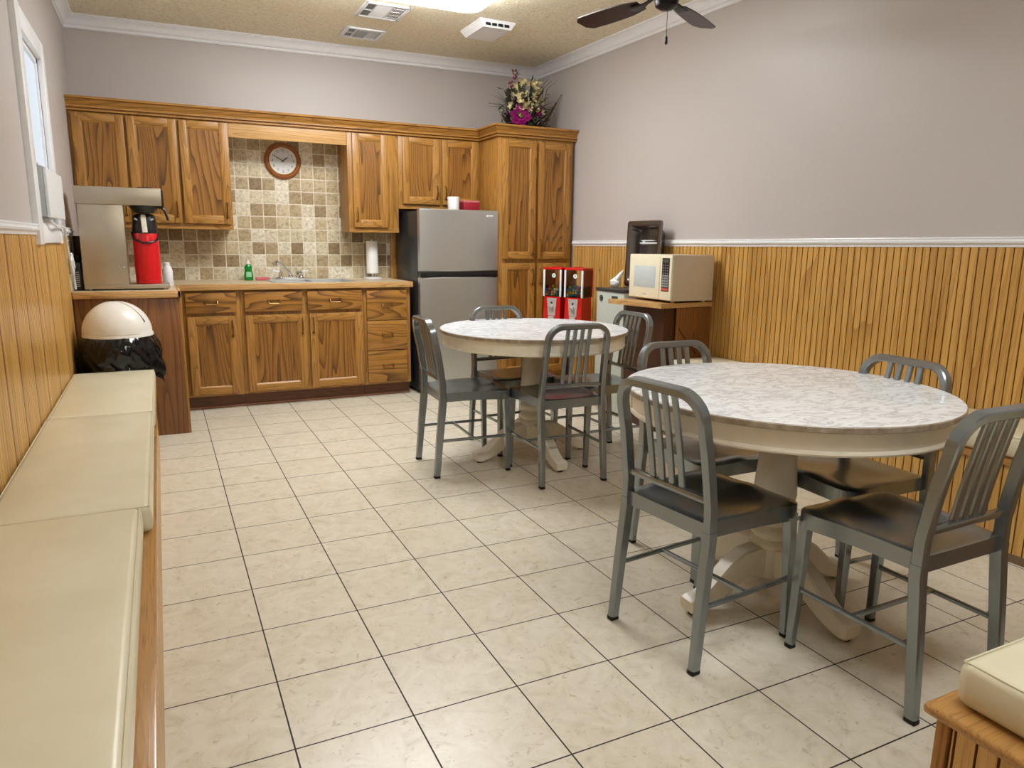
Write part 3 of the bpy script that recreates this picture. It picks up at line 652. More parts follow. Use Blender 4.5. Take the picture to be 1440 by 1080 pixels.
# bin liner folded over the rim
mb = MB(); rows = []; n = 120; rnd = random.Random(3)
ph = [rnd.uniform(0, 6.28) for _ in range(8)]
for j in range(13):
    t_ = j / 12; row = []
    for i in range(n):
        a = 2 * PI * i / n
        wr = .010 * math.sin(5 * a + ph[0] + 4 * t_) + .010 * abs(math.sin(8 * a + ph[1] - 6 * t_)) + .006 * abs(math.sin(14 * a + ph[2] + 5 * t_)) + .003 * math.sin(29 * a + ph[4] + 8 * t_)
        rr = .178 + .030 * math.sin(PI * min(1, t_ * 1.1)) ** .7 + wr * (.25 + t_) + .012 * t_
        z = .676 - t_ * (.20 + .025 * math.sin(3 * a + ph[3]) + .012 * math.sin(11 * a))
        tail = math.exp(-((a - 5.75) / .17) ** 2) * t_ ** 1.3
        rr += .060 * tail; z -= .050 * tail
        row.append((tx + rr * math.cos(a), ty + min(rr, .176 if math.sin(a) > .55 else 9) * math.sin(a), z))
    rows.append(row)
for row in rows:
    for i, p in enumerate(row): row[i] = (max(p[0], XL + .012), min(p[1], 3.314), p[2])
mb.quadgrid(rows, closed_u=True); single('trash_bag', mb, 'bag', 'black plastic liner bag folded over the rim of the waste bin', 'trash bag', origin=(tx, ty, .45), smooth=50)

# ------------------------------------------------------------------ benches
def lists(h, r):
    inner = max(2, int((2 * h) / .09)); a = [-h, -h + r * .29, -h + r * .62, -h + r]
    return a + [-h + r + (2 * h - 2 * r) * k / inner for k in range(1, inner)] + [-q for q in a[::-1]]
def cushion(mb, corners, z0, z1, r=.017, puff=.009, seed=0):
    """soft box over a plan quadrilateral (corners ccw from x0y0)"""
    rnd = random.Random(seed); p1, p2 = rnd.uniform(0, 6), rnd.uniform(0, 6)
    A, B, Cc, D = [Vector(c) for c in corners]
    hx = ((B - A).length + (Cc - D).length) / 4; hy = ((D - A).length + (Cc - B).length) / 4; hz = (z1 - z0) / 2
    lx, ly, lz = lists(hx, r), lists(hy, r), [-hz, -hz + r * .29, -hz + r * .62, -hz + r, 0, hz - r, hz - r * .62, hz - r * .29, hz]
    def place(p):
        inner = Vector([max(-(h - r), min(h - r, q)) for q, h in zip(p, (hx, hy, hz))]); d = p - inner
        if d.length > 1e-9: p = inner + d.normalized() * r
        u, v = p.x / hx, p.y / hy
        e = (1 - u ** 4) * (1 - v ** 4)
        z = p.z + (puff * e + .0025 * math.sin(7 * v + p1 + 3 * u) * e if p.z > 0 else 0)
        bulge = .006 * (1 - (p.z / hz) ** 2)
        p.x += bulge * (1 if u > .98 else -1 if u < -.98 else 0) ; p.y += bulge * (1 if v > .98 else -1 if v < -.98 else 0)
        s_, t_ = (p.x / hx + 1) / 2, (p.y / hy + 1) / 2
        q = A * (1 - s_) * (1 - t_) + B * s_ * (1 - t_) + Cc * s_ * t_ + D * (1 - s_) * t_
        return (q.x, q.y, (z0 + z1) / 2 + z)
    for sgn in (-1, 1):
        mb.quadgrid([[place(Vector((x, y, sgn * hz))) for x in lx] for y in ly])
        mb.quadgrid([[place(Vector((x, sgn * hy, z))) for x in lx] for z in lz])
        mb.quadgrid([[place(Vector((sgn * hx, y, z))) for y in ly] for z in lz])
    bmesh.ops.remove_doubles(mb.bm, verts=mb.bm.verts, dist=1e-5)
def piping(mb, corners, z, inset=.005, r=.0022):
    cc = [Vector(c) for c in corners]; m = sum(cc, Vector((0, 0))) / 4
    pts = []
    for i in range(4):
        a, b = cc[i], cc[(i + 1) % 4]; a = a + (m - a).normalized() * inset; b = b + (m - b).normalized() * inset
        for k in range(8): q = a.lerp(b, k / 8); pts.append((q.x, q.y, z))
    mb.sweep(pts, [(r * math.cos(k * PI / 3), r * math.sin(k * PI / 3)) for k in range(6)], (0, 0, 1), closed=True)
def cush(corners, z0, z1, label, group, seed):
    c = sum([Vector(q) for q in corners], Vector((0, 0))) / 4
    r = thing('bench_cushion', label, 'cushion', (c.x, c.y, z0), 0, group)
    mb = MB(); cushion(mb, corners, z0, z1, seed=seed); p = obj('cushion_pad', mb, 'vinyl', r, smooth=60)
    mb = MB(); piping(mb, corners, z1 - .004); obj('piping', mb, 'vinyl', p)
ZS = .41
r = thing('wall_bench', 'long built-in wooden bench with cream cushions along the left wall', 'bench', (-.49, .3, 0))
mb = MB(); mb.box((XL + .012, YF + .01, .39), (-.276, 2.955, ZS), 0, .004); obj('seat_board', mb, 'benchwood', r)
mb = MB(); mb.box((XL + .012, YF + .01, 0), (-.296, 2.93, .39)); obj('bench_base', mb, 'benchwood', r, smooth=0)
mb = MB(); beads(mb, (-.296, YF + .01), (-.296, 2.93), 0, .39, .39); obj('front_panel', mb, ['pine', 'groove'], r, smooth=0, recalc=False)
ys = [2.95, 1.80, .53, -.72, -1.95]
for k in range(3):
    x1 = (-.284, -.288, -.312)[k]; x0 = XL + .014
    lb = ('cream vinyl bench cushion on the left bench nearest the waste bin', 'cream vinyl bench cushion in the middle of the left bench', 'cream vinyl bench cushion on the left bench nearest the viewer, set back from the edge')[k]
    cush([(x0, ys[k + 1] + .006), (x1, ys[k + 1] + .006), (x1, ys[k] - .006), (x0, ys[k] - .006)], ZS + .001, (.492, .494, .498)[k], lb, 'cushions on the benches', k)
# right-hand bench with the return end near the camera
def FXr(y): return XR(y) - .395
r = thing('wall_bench', 'built-in wooden bench with beadboard front along the right wall behind the marble tables', 'bench', (2.9, .6, 0))
mb = MB(); mb.prism([(FXr(2.06) - .012, 2.06), (FXr(-.90) - .012, -.896), (XR(-.90) - .012, -.896), (XR(2.06) - .012, 2.06)][::-1], .388, ZS); obj('seat_board', mb, 'benchwood', r, smooth=0)
mb = MB(); mb.prism([(FXr(2.05) + .006, 2.05), (FXr(-.9) + .006, -.9), (XR(-.9) - .012, -.9), (XR(2.05) - .012, 2.05)][::-1], 0, .388); obj('bench_base', mb, 'benchwood', r, smooth=0)
mb = MB(); beads(mb, (FXr(-.9) + .006, -.9), (FXr(2.05) + .006, 2.05), .03, .388, .388)
for v in mb.bm.verts: v.co.x -= .012
mb2 = MB(); beads(mb2, (FXr(2.05) + .006, 2.05), (FXr(-.9) + .006, -.9), .03, .388, .388); mb.bm.free(); obj('front_panel', mb2, ['pine', 'groove'], r, smooth=0, recalc=False)
mb = MB(); mb.prism([(FXr(2.05) - .004, 2.05), (FXr(-.9) - .004, -.9), (FXr(-.9) + .012, -.9), (FXr(2.05) + .012, 2.05)][::-1], 0, .035); obj('base_strip', mb, plain('brown base strip', rgb(120, 96, 70), .5), r, smooth=0)
for k, (ya, yb, lb) in enumerate(((.90, 2.04, 'cream vinyl bench cushion on the right bench next to the microwave stand'), (-.27, .89, 'cream vinyl bench cushion on the right bench behind the nearer marble table'))):
    cush([(FXr(ya) + .012, ya + .005), (XR(ya) - .022, ya + .005), (XR(yb) - .022, yb - .005), (FXr(yb) + .012, yb - .005)], ZS + .001, .503, lb, 'cushions on the benches', 5 + k)
NX, NY0, NY1 = .994, -1.50, -.90
r = thing('corner_bench', 'built-in bench end with beadboard side at the lower right corner of the photo', 'bench', (1.9, -1.2, 0))
mb = MB(); mb.box((NX, NY0, .388), (XR(-.9) - .42, NY1, ZS), 0, .010, 4); obj('seat_board', mb, 'benchwood_x', r)
mb = MB(); mb.box((NX + .028, NY0 + .02, 0), (XR(-.9) - .43, NY1 - .025, .388)); obj('bench_base', mb, 'benchwood_x', r, smooth=0)
mb = MB(); beads(mb, (NX + .028, NY0 + .02), (NX + .028, NY1 - .045), 0, .388, .388); V = 0
for v in mb.bm.verts: v.co.x = 2 * (NX + .028) - v.co.x
obj('side_panel', mb, ['pine', 'groove'], r, smooth=0)
mb = MB(); mb.box((NX + .018, NY1 - .045, 0), (NX + .045, NY1 - .020, .388), 0, .002); obj('corner_post', mb, 'oak_v', r)
cush([(NX + .050, NY0 + .03), (XR(-.9) - .46, NY0 + .03), (XR(-.9) - .46, NY1 - .032), (NX + .050, NY1 - .032)], ZS + .001, .500, 'cream vinyl bench cushion at the lower right corner of the photo', 'cushions on the benches', 9)

# ------------------------------------------------------------------ marble pedestal tables
def table(loc, label):
    r = thing('pedestal_table', label, 'table', (0, 0, 0), 0, 'round marble pedestal tables')
    R_ = .535; zt = .757
    mb = MB(); mb.lathe([(R_ - .004, zt - .020), (R_, zt - .017), (R_, zt - .003), (R_ - .003, zt)], n=96)
    for f in mb.bm.faces:
        if abs(f.normal.z) < .9: f.material_index = 1
    mb.bm.normal_update()
    for f in mb.bm.faces: f.material_index = 0 if f.calc_center_median().z > zt - .0012 else 1
    obj('tabletop', mb, ['marble', 'marble_edge'], r, smooth=30)
    mb = MB(); A = R_ - .022
    mb.lathe([(A, zt - .0205), (A, zt - .074), (A + .005, zt - .077), (A + .007, zt - .084), (A + .004, zt - .090), (A - .012, zt - .092), (A - .014, zt - .0205)], n=96)
    for an in (-.5, 2.64):
        c, s_ = math.cos(an), math.sin(an); mb.box((-.02, -.004, zt - .076), (.02, .004, zt - .022), 0, .001, rot=Matrix.Rotation(an + PI / 2, 3, 'Z'))
        vs = mb.bm.verts; vs.ensure_lookup_table()
        for v in [v for v in vs if abs(v.co.x) < .05 and abs(v.co.y) < .05]: v.co.x += c * (A + .001); v.co.y += s_ * (A + .001)
    obj('apron', mb, 'cream', r, smooth=30)
    mb = MB()
    mb.lathe([(.090, .735), (.090, .690), (.060, .688), (.056, .66), (.057, .60), (.062, .52), (.069, .44), (.073, .385), (.070, .365), (.058, .352), (.054, .338), (.062, .326), (.071, .312), (.073, .298), (.066, .284), (.058, .276),
              (.066, .266), (.074, .254), (.074, .244), (.064, .234), (.060, .226), (.070, .216), (.074, .206), (.072, .196), (.060, .190), (.058, .085), (.02, .08)], n=40)
    obj('pedestal', mb, 'cream', r, smooth=45)
    for k in range(4):
        a = k * PI / 2; d = Vector((math.cos(a), math.sin(a), 0))
        prof = [(.045, .140, .110), (.085, .152, .104), (.130, .148, .098), (.175, .126, .090), (.220, .094, .080), (.260, .066, .068), (.300, .046, .060), (.330, .038, .060), (.352, .037, .056), (.364, .036, .040)]
        pts = [d * p[0] + Vector((0, 0, p[1])) for p in prof]
        mb = MB(); mb.sweep(pts, lambda i: rect(.064 if i < 6 else .066, prof[i][2], .007), (0, 0, 1))
        zmin = min(v.co.z for v in mb.bm.verts)
        for v in mb.bm.verts: v.co.z = max(v.co.z, .006)
        lg = obj('leg', mb, 'cream', r, smooth=35)
        mb = MB(); mb.cyl(d * .335 + Vector((0, 0, 0)), d * .335 + Vector((0, 0, .007)), .016, n=14); obj('glide', mb, 'rubber', lg)
    return r
TA = table(None, 'nearer of the two round white marble pedestal tables')
TB = dup(TA, (1.685, 1.985, 0), 0, 'farther round white marble pedestal table, in front of the refrigerator')
TA.location = (1.670, .116, 0)

# ------------------------------------------------------------------ metal chairs
def interp(tab, z):
    for (z0, v0), (z1, v1) in zip(tab, tab[1:]):
        if z <= z1:
            t = (z - z0) / (z1 - z0); t = max(0, min(1, t)); return v0 + (v1 - v0) * (t * t * (3 - 2 * t) * .35 + t * .65)
    return tab[-1][1]
YT = [(0, -.208), (.22, -.190), (.40, -.172), (.50, -.172), (.62, -.188), (.76, -.216), (.87, -.240)]
XT = [(0, .182), (.42, .176), (.77, .168), (.87, .168)]
def chair():
    r = thing('metal_chair', 'x', 'chair', (0, 0, 0), 0, 'grey metal slat-back chairs at the marble tables')
    # back frame: inverted U of flat tube from seat level over the top
    pts = []
    for z in (.425, .50, .58, .66, .71, .752): pts.append((interp(XT, z), interp(YT, z), z))
    cr = .076
    for k in range(1, 9):
        a = k / 8 * PI / 2; z = .752 + cr * math.sin(a); x = .168 - cr + cr * math.cos(a); pts.append((x, interp(YT, z), z))
    pts += [(-x, y, z) for x, y, z in [pts[-1]] + pts[::-1]][1:]
    zt = pts[13][2]
    mb = MB(); mb.sweep(pts, rect(.026, .036, .004), (0, 1, .12)); bf = obj('back_frame', mb, 'chair', r, smooth=35)
    for x in (-.0615, -.0205, .0205, .0615):
        mb = MB(); zz = (.522, .60, .68, .76, .821)
        mb.sweep([(x, interp(YT, z) + .002, z) for z in zz], rect(.021, .013, .003), (0, 1, .1)); obj('slat', mb, 'chair', r, smooth=35)
    mb = MB(); y = interp(YT, .52); mb.box((-.166, y - .011, .510), (.166, y + .011, .530), 0, .004); obj('back_rail', mb, 'chair', r, smooth=35)
    # rear and front legs
    for s in (-1, 1):
        mb = MB(); zz = (.013, .10, .22, .32, .40, .43)
        mb.sweep([(s * interp(XT, z), interp(YT, z), z) for z in zz], lambda i: rect(.025 + .004 * min(1, zz[i] / .3), .032 + .006 * min(1, zz[i] / .3), .004), (0, 1, 0)); l = obj('leg', mb, 'chair', r, smooth=35)
        mb = MB(); mb.box((s * .182 - .0125, -.224, 0), (s * .182 + .0125, -.192, .016), 0, .003); obj('foot_cap', mb, 'rubber', l)
        mb = MB(); zz = (.013, .20, .42)
        mb.sweep([(s * (.186 - .008 * z / .42), .196 - .012 * z / .42, z) for z in zz], lambda i: rect(.024 + .008 * zz[i] / .42, .024 + .010 * zz[i] / .42, .003), (0, 1, 0)); l = obj('leg', mb, 'chair', r, smooth=35)
        mb = MB(); mb.box((s * .186 - .0125, .1835, 0), (s * .186 + .0125, .2085, .016), 0, .003); obj('foot_cap', mb, 'rubber', l)
    # sculpted seat with a deep skirt
    mb = MB(); nu, nv_ = 24, 22; top, bot = [], []
    for j in range(nv_ + 1):
        v = j / nv_; rt, rb = [], []
        for i in range(nu + 1):
            u = 2 * i / nu - 1
            hw = .166 + .036 * min(1, v * 1.25); yy = -.176 + .392 * v
            cx_ = max(0, (v - .90) / .10); hw -= .020 * cx_ ** 2; cb_2 = max(0, (abs(u) - .8) / .2); yy -= .012 * cb_2 ** 2 * max(0, (v - .8) / .2)
            dish = .019 * (1 - abs(u) ** 3) * max(0, math.sin(PI * min(1, max(0, v * 1.12 + .02)))) ** .8
            ridge = .005 * math.exp(-(u / .22) ** 2) * max(0, (v - .45)) * 2
            edge_ = .006 * (max(abs(u), 2 * abs(v - .5)) ** 12)
            z = .457 + .006 * math.sin(PI * v) - dish + ridge - edge_
            rt.append((u * hw, yy, z)); rb.append((u * (hw + .001), yy + (.001 if v > .9 else 0), .404 + .006 * math.sin(PI * v)))
        top.append(rt); bot.append(rb)
    Vt = mb.quadgrid(top); Vb = mb.quadgrid([q[::-1] for q in bot])
    Vb = [q[::-1] for q in Vb]
    for j in range(nv_):
        mb.face([Vt[j][0], Vt[j + 1][0], Vb[j + 1][0], Vb[j][0]]); mb.face([Vt[j][nu], Vb[j][nu], Vb[j + 1][nu], Vt[j + 1][nu]])
    for i in range(nu):
        mb.face([Vt[0][i], Vb[0][i], Vb[0][i + 1], Vt[0][i + 1]]); mb.face([Vt[nv_][i], Vt[nv_][i + 1], Vb[nv_][i + 1], Vb[nv_][i]])
    obj('seat', mb, 'chair', r, smooth=40)
    # H-stretcher
    zs = .200
    for s in (-1, 1):
        mb = MB(); mb.sweep([(s * interp(XT, zs), interp(YT, zs) + .010, zs), (s * .182, .180, zs)], rect(.014, .014, .003), (0, 0, 1)); obj('stretcher', mb, 'chair', r, smooth=35)
    mb = MB(); mb.sweep([(-.174, 0, zs), (.174, 0, zs)], rect(.014, .014, .003), (0, 0, 1)); obj('stretcher', mb, 'chair', r, smooth=35)
    return r
D_ = math.radians
spots = [
    ((1.292, .040), D_(6.2 - 90), 'grey metal chair at the left of the nearer marble table, its back towards the viewer'),
    ((1.664, -.370), D_(.8), 'grey metal chair at the near side of the nearer marble table, beside the corner bench'),
    ((1.960, .055), D_(90 - 3), 'grey metal chair at the right of the nearer marble table, in front of the beadboard'),
    ((1.676, .490), D_(180), 'grey metal chair at the far side of the nearer marble table'),
    ((1.250, 1.985), D_(-93.3), 'grey metal chair at the left of the farther marble table, seen from its side'),
    ((1.650, 1.640), D_(-2), 'grey metal chair at the near side of the farther marble table, back towards the viewer'),
    ((2.050, 1.845), D_(90), 'grey metal chair at the right of the farther marble table, near the microwave stand'),
    ((1.680, 2.245), D_(180 + 3), 'grey metal chair at the far side of the farther marble table, near the refrigerator'),
]
proto = chair()
for k, (xy, rz, lb) in enumerate(spots):
    if k == 0: proto.location = (xy[0], xy[1], 0); proto.rotation_euler = (0, 0, rz); proto['label'] = lb
    else: dup(proto, (xy[0], xy[1], 0), rz, lb)

# ------------------------------------------------------------------ microwave stand, microwave, ice machine
r = thing('microwave_stand', 'wooden stand with oak top carrying the microwave at the right wall', 'stand', (2.85, 2.3, 0))
mb = MB(); mb.prism([(2.636, 2.062), (3.083, 2.100), (3.075, 2.530), (2.545, 2.530)], .830, .860); obj('top', mb, 'nosing_y', r, smooth=0)
mb = MB(); mb.prism([(2.690, 2.095), (3.078, 2.112), (3.070, 2.52), (2.690, 2.52)], 0, .830); obj('carcass', mb, 'walnut', r, smooth=0)
mb = MB(); mb.prism([(2.780, 2.086), (3.080, 2.102), (3.080, 2.108), (2.780, 2.094)], 0.0, .826); obj('side_panel', mb, 'oak_dark', r, smooth=0)
mb = MB(); mb.tube([(2.800, 2.080, .70), (2.96, 2.088, .52)], .004, 8); obj('brace_rod', mb, 'brass', r)
MX, MY0, MY1, MZ0, MZ1 = 2.700, 2.058, 2.515, .874, 1.166
r = thing('microwave_oven', 'ivory microwave oven on the wooden stand', 'microwave', (2.86, 2.29, .8605))
mb = MB(); mb.box((MX + .018, MY0, MZ0), (MX + .345, MY1, MZ1), 0, .004)
for x in (MX + .05, MX + .30):
    for y in (MY0 + .04, MY1 - .04): mb.cyl((x, y, .8605), (x, y, .878), .013, n=12)
obj('case', mb, 'mw_side', r, smooth=25)
mb = MB(); mb.box((MX, MY0 + .122, MZ0 + .004), (MX + .019, MY1, MZ1), 0, .006, 3); dr = obj('door', mb, 'mw', r)
mb = MB(); mb.box((MX - .001, MY0 + .165, MZ0 + .075), (MX + .006, MY1 - .055, MZ1 - .075), 0, .002); obj('door_window', mb, 'mw_win', dr)
mb = MB(); mb.box((MX - .0008, MY0 + .125, MZ0 + .046), (MX + .004, MY1 - .004, MZ0 + .052)); obj('door_ridge', mb, 'mw', dr)
mb = MB(); mb.box((MX, MY0, MZ0 + .004), (MX + .019, MY0 + .120, MZ1), 0, .005, 3); pn = obj('control_frame', mb, 'mw', r)
mb = MB(); mb.box((MX - .001, MY0 + .022, MZ0 + .060), (MX + .004, MY0 + .098, MZ1 - .020), 0, .001); ct = obj('control_panel', mb, 'black', pn)
mb = MB(); mb.box((MX - .002, MY0 + .032, MZ1 - .048), (MX + .001, MY0 + .088, MZ1 - .028)); obj('display', mb, 'lcd', pn)
M['key'] = plain('grey key', rgb(156, 160, 162), .5); M['key_red'] = plain('red key', rgb(206, 88, 70), .5)
bt = MB()
for q in range(9):
    for c in range(3):
        z = MZ1 - .066 - q * .0165; y = MY0 + .030 + c * .022
        if q < 4: bt.box((MX - .002, y + .004, z - .003), (MX + .001, y + .012, z + .003))
        else: bt.box((MX - .002, y, z - .006), (MX + .001, y + .017, z + .006))
obj('keypad', bt, 'key', pn, smooth=0)
mb = MB(); mb.box((MX - .002, MY0 + .028, MZ0 + .066), (MX + .001, MY0 + .092, MZ0 + .082)); obj('start_key', mb, 'key_red', pn)
mb = MB(); mb.box((MX - .001, MY0 + .255, MZ0 + .028), (MX + .003, MY0 + .295, MZ0 + .035), 0, .001); obj('badge', mb, 'key', dr)
IX, IY0, IY1, IZ = 2.680, 2.540, 2.885, .917
r = thing('ice_machine', 'pale grey undercounter ice machine behind the microwave stand', 'ice machine', (2.86, 2.71, 0))
mb = MB(); mb.box((IX, IY0, .03), (3.055, IY1, IZ - .022), 0, .004)
for x in (IX + .04, 3.02):
    for y in (IY0 + .04, IY1 - .04): mb.cyl((x, y, 0), (x, y, .035), .018, n=10)
obj('cabinet', mb, 'icegrey', r, smooth=25)
mb = MB(); mb.box((IX - .010, IY0 - .004, IZ - .022), (3.058, IY1 + .006, IZ), 0, .006); obj('top_cover', mb, 'charcoal', r)
mb = MB(); mb.cyl((IX - .004, IY1 - .060, IZ - .075), (IX + .002, IY1 - .060, IZ - .075), .022, n=24); bg = obj('round_badge', mb, 'black', r)
mb = MB(); mb.lathe([(.014, 0), (.016, .002), (.011, .002), (.010, 0)], (0, 0, 0), 24)
mb.bm.transform(Matrix.Translation((IX - .0035, IY1 - .060, IZ - .075)) @ Matrix.Rotation(-PI / 2, 4, 'Y')); obj('badge_ring', mb, 'chrome', bg)
mb = MB(); mb.box((IX - .003, IY0 + .075, IZ - .088), (IX + .002, IY0 + .150, IZ - .050), 0, .002); obj('display', mb, 'black', r)
mb = MB(); mb.box((IX - .004, IY0 + .088, IZ - .081), (IX - .002, IY0 + .140, IZ - .058)); obj('screen', mb, 'lcd', r)
# steel basin standing on edge on the ice machine
r = thing('steel_basin', 'stainless basin standing on its edge against the right wall, behind the microwave', 'basin', (3.0, 2.74, IZ + .001))
mb = MB(); by0, by1, bz0, bz1 = 2.535, 2.945, IZ + .001, 1.398; bx = 2.955
def rr_(inset, x, rad, n=6):
    y0, y1, z0, z1 = by0 + inset, by1 - inset, bz0 + inset, bz1 - inset; P_ = []
    for cyy, czz, a0 in ((y1 - rad, z1 - rad, 0), (y0 + rad, z1 - rad, PI / 2), (y0 + rad, z0 + rad, PI), (y1 - rad, z0 + rad, 1.5 * PI)):
        for k in range(n + 1): a = a0 + k / n * PI / 2; P_.append((x, cyy + rad * math.cos(a), czz + rad * math.sin(a)))
    return P_
V = mb.quadgrid([rr_(.0, bx + .012, .022), rr_(0, bx, .022), rr_(.006, bx - .003, .022), rr_(.034, bx - .003, .03), rr_(.040, bx + .004, .035), rr_(.058, bx + .080, .05), rr_(.085, bx + .088, .06)], closed_u=True); mb.face(V[-1])
for v in mb.bm.verts: v.co.x += (v.co.z - bz0) * .03
obj('basin_shell', mb, 'steel_dark', r, smooth=50)
mb = MB(); mb.sphere((2.77, 2.79, IZ + .036), .036, 14, 10, sq=(1, 1.3, 1)); rnd = random.Random(5)
for v in mb.bm.verts: v.co += Vector((rnd.uniform(-.006, .006), rnd.uniform(-.006, .006), rnd.uniform(-.004, .006)))
mb.tube([(2.77, 2.77, IZ + .06), (2.79, 2.75, IZ + .10), (2.80, 2.735, IZ + .125)], lambda i: (.022, .015, .006)[i], 8)
for v in mb.bm.verts: v.co.z = max(v.co.z, IZ + .001)
single('plastic_bag', mb, 'paper', 'crumpled white plastic bag on the ice machine beside the steel basin', 'bag', origin=(2.77, 2.79, IZ + .001))

# ------------------------------------------------------------------ gumball machines on a pole stand
GC = Vector((2.690, 3.33, 0)); GA = D_(209 + 90)      # front (-y local) turned to face the room
GR = Matrix.Rotation(GA, 4, 'Z')
# local frame: front is -y ; rotate so that -y points along 209 deg
zb = .608
gs = thing('vending_stand', 'black pole stand under the two red gumball machines', 'stand', (GC.x, GC.y, 0), GA)
def L(mb): mb.bm.transform(MW[gs.name]); return mb
mb = MB(); mb.lathe([(.20, .001), (.20, .012), (.06, .03), (.03, .06)], n=32); obj('foot_plate', L(mb), 'black', gs)
mb = MB(); mb.cyl((0, 0, .03), (0, 0, zb - .02), .02); obj('pole', L(mb), 'black', gs)
mb = MB(); mb.box((-.19, -.07, zb - .02), (.19, .07, zb - .001), 0, .004); obj('top_plate', L(mb), 'black', gs)
gi = 0
for sx_, side in ((-.097, 'left'), (.097, 'right')):
    c = GR @ Vector((sx_, 0, 0))
    g = thing('gumball_machine', 'red gumball machine, the %s one of the pair in front of the pantry' % side, 'gumball machine', (GC.x + c.x, GC.y + c.y, zb), GA, 'gumball machines')
    def G(mb): mb.bm.transform(MW[g.name]); return mb
    w = .076; hb, hg, ht = .208, .418, .436
    mb = MB(); V = mb.quadgrid([[(-w * k, -w * k * f, z), (w * k, -w * k * f, z), (w * k, w * k, z), (-w * k, w * k, z)] for z, k, f in ((0, 1.0, 1.05), (.01, 1.02, 1.08), (hb - .012, .98, 1), (hb, 1.0, 1))], closed_u=True); mb.face(V[0][::-1]); mb.face(V[-1])
    obj('base', G(mb), 'red', g, smooth=25)
    mb = MB(); mb.box((-w - .006, -w - .006, hg), (w + .006, w + .006, ht), 0, .004); mb.box((-.03, -.03, ht), (.03, .03, ht + .006), 0, .002); obj('lid', G(mb), 'red', g)
    for px_, py_ in ((-1, -1), (1, -1), (1, 1), (-1, 1)):
        mb = MB(); mb.box((px_ * w - .007, py_ * w - .007, hb), (px_ * w + .007, py_ * w + .007, hg), 0, .002); obj('corner_post', G(mb), 'trim' if py_ < 0 else 'red', g)
    mb = MB()
    mb.box((-w + .008, -w - .001, hb), (w - .008, -w + .001, hg)); mb.box((-w + .008, w - .001, hb), (w - .008, w + .001, hg))
    mb.box((-w - .001, -w + .008, hb), (-w + .001, w - .008, hb + .085)); mb.box((w - .001, -w + .008, hb), (w + .001, w - .008, hb + .085)); obj('globe_panes', G(mb), 'glass', g, smooth=0)
    if 'deepred' not in M: M['deepred'] = plain('deep red side', rgb(120, 12, 18), .25)
    for s in (-1, 1):
        mb = MB(); mb.box((s * w - .002, -w + .008, hb + .085), (s * w + .002, w - .008, hg)); obj('side_panel', G(mb), 'deepred', g, smooth=0)
    mb = MB(); mb.cyl((.012, -w - .001, hg - .045), (.012, -w - .0025, hg - .045), .017, n=24); stk = obj('price_sticker', G(mb), 'paper', g, label='round white sticker')
    mb = MB(); mb.cyl((.012, -w - .0024, hg - .045), (.012, -w - .003, hg - .045), .008, n=16); obj('sticker_mark', G(mb), 'key', stk)
    q = [(-.044, hb - .012), (.044, hb - .012), (.032, .060), (-.032, .060)]
    mb = MB(); yq = -w * 1.04
    lo = [mb.bm.verts.new((x, yq - .004, z)) for x, z in q]; hi = [mb.bm.verts.new((x, yq + .006, z)) for x, z in q]; mb.face(lo); mb.face(hi[::-1])
    for i in range(4): mb.face([lo[i], lo[(i + 1) % 4], hi[(i + 1) % 4], hi[i]])
    fp = obj('coin_plate', G(mb), 'alu', g, smooth=0)
    mb = MB(); mb.cyl((0, yq - .003, .125), (0, yq - .02, .125), .016, n=20); mb.box((-.022, yq - .030, .119), (.022, yq - .018, .131), 0, .003, rot=Matrix.Rotation(.1 if side == 'left' else .7, 3, 'Y')); obj('coin_knob', G(mb), 'steel', fp)
    mb = MB(); mb.cyl((0, yq - .003, .160), (0, yq - .008, .160), .008, n=14); obj('lock', G(mb), 'black', fp)
    mb = MB(); mb.box((-.026, yq - .014, .010), (.026, yq + .004, .056), 0, .004, rot=Matrix.Rotation(.12, 3, 'X')); obj('chute_door', G(mb), 'alu', g)
    mb = MB(); mb.box((-w + .004, -w + .004, hb + .001), (w - .004, w - .004, hb + .004)); obj('globe_floor', G(mb), 'black', g, smooth=0)
    rnd = random.Random(11 + gi); gi += 1; done = []; rad = .0115
    names = list(GUM)
    for lay in range(4):
        z = hb + .004 + rad + lay * rad * 1.78
        for iy in range(6):
            for ix in range(6):
                if 0 < ix < 5 and 0 < iy < 5 and lay < 3: continue     # nothing can be seen inside the heap
                x = -.060 + ix * .024 + (lay % 2) * .003 + rnd.uniform(-.0006, .0006); y = -.060 + iy * .024 + rnd.uniform(-.0006, .0006)
                if lay == 3 and rnd.random() < .45: continue
                done.append((x, y, z))
    key = None; protos = {}
    for p in done:
        nm = rnd.choice(names)
        wp = MW[g.name] @ Vector(p)
        if nm not in protos:
            mb = MB(); mb.sphere((0, 0, 0), rad, 10, 7)
            o = single('gumball', mb, GUM[nm], nm + ' gumball in the heap inside the ' + side + ' red gumball machine', 'gumball', nm + ' gumballs in the ' + side + ' machine', smooth=80); protos[nm] = o
        else: o = protos[nm].copy(); COL.objects.link(o)
        o.location = wp

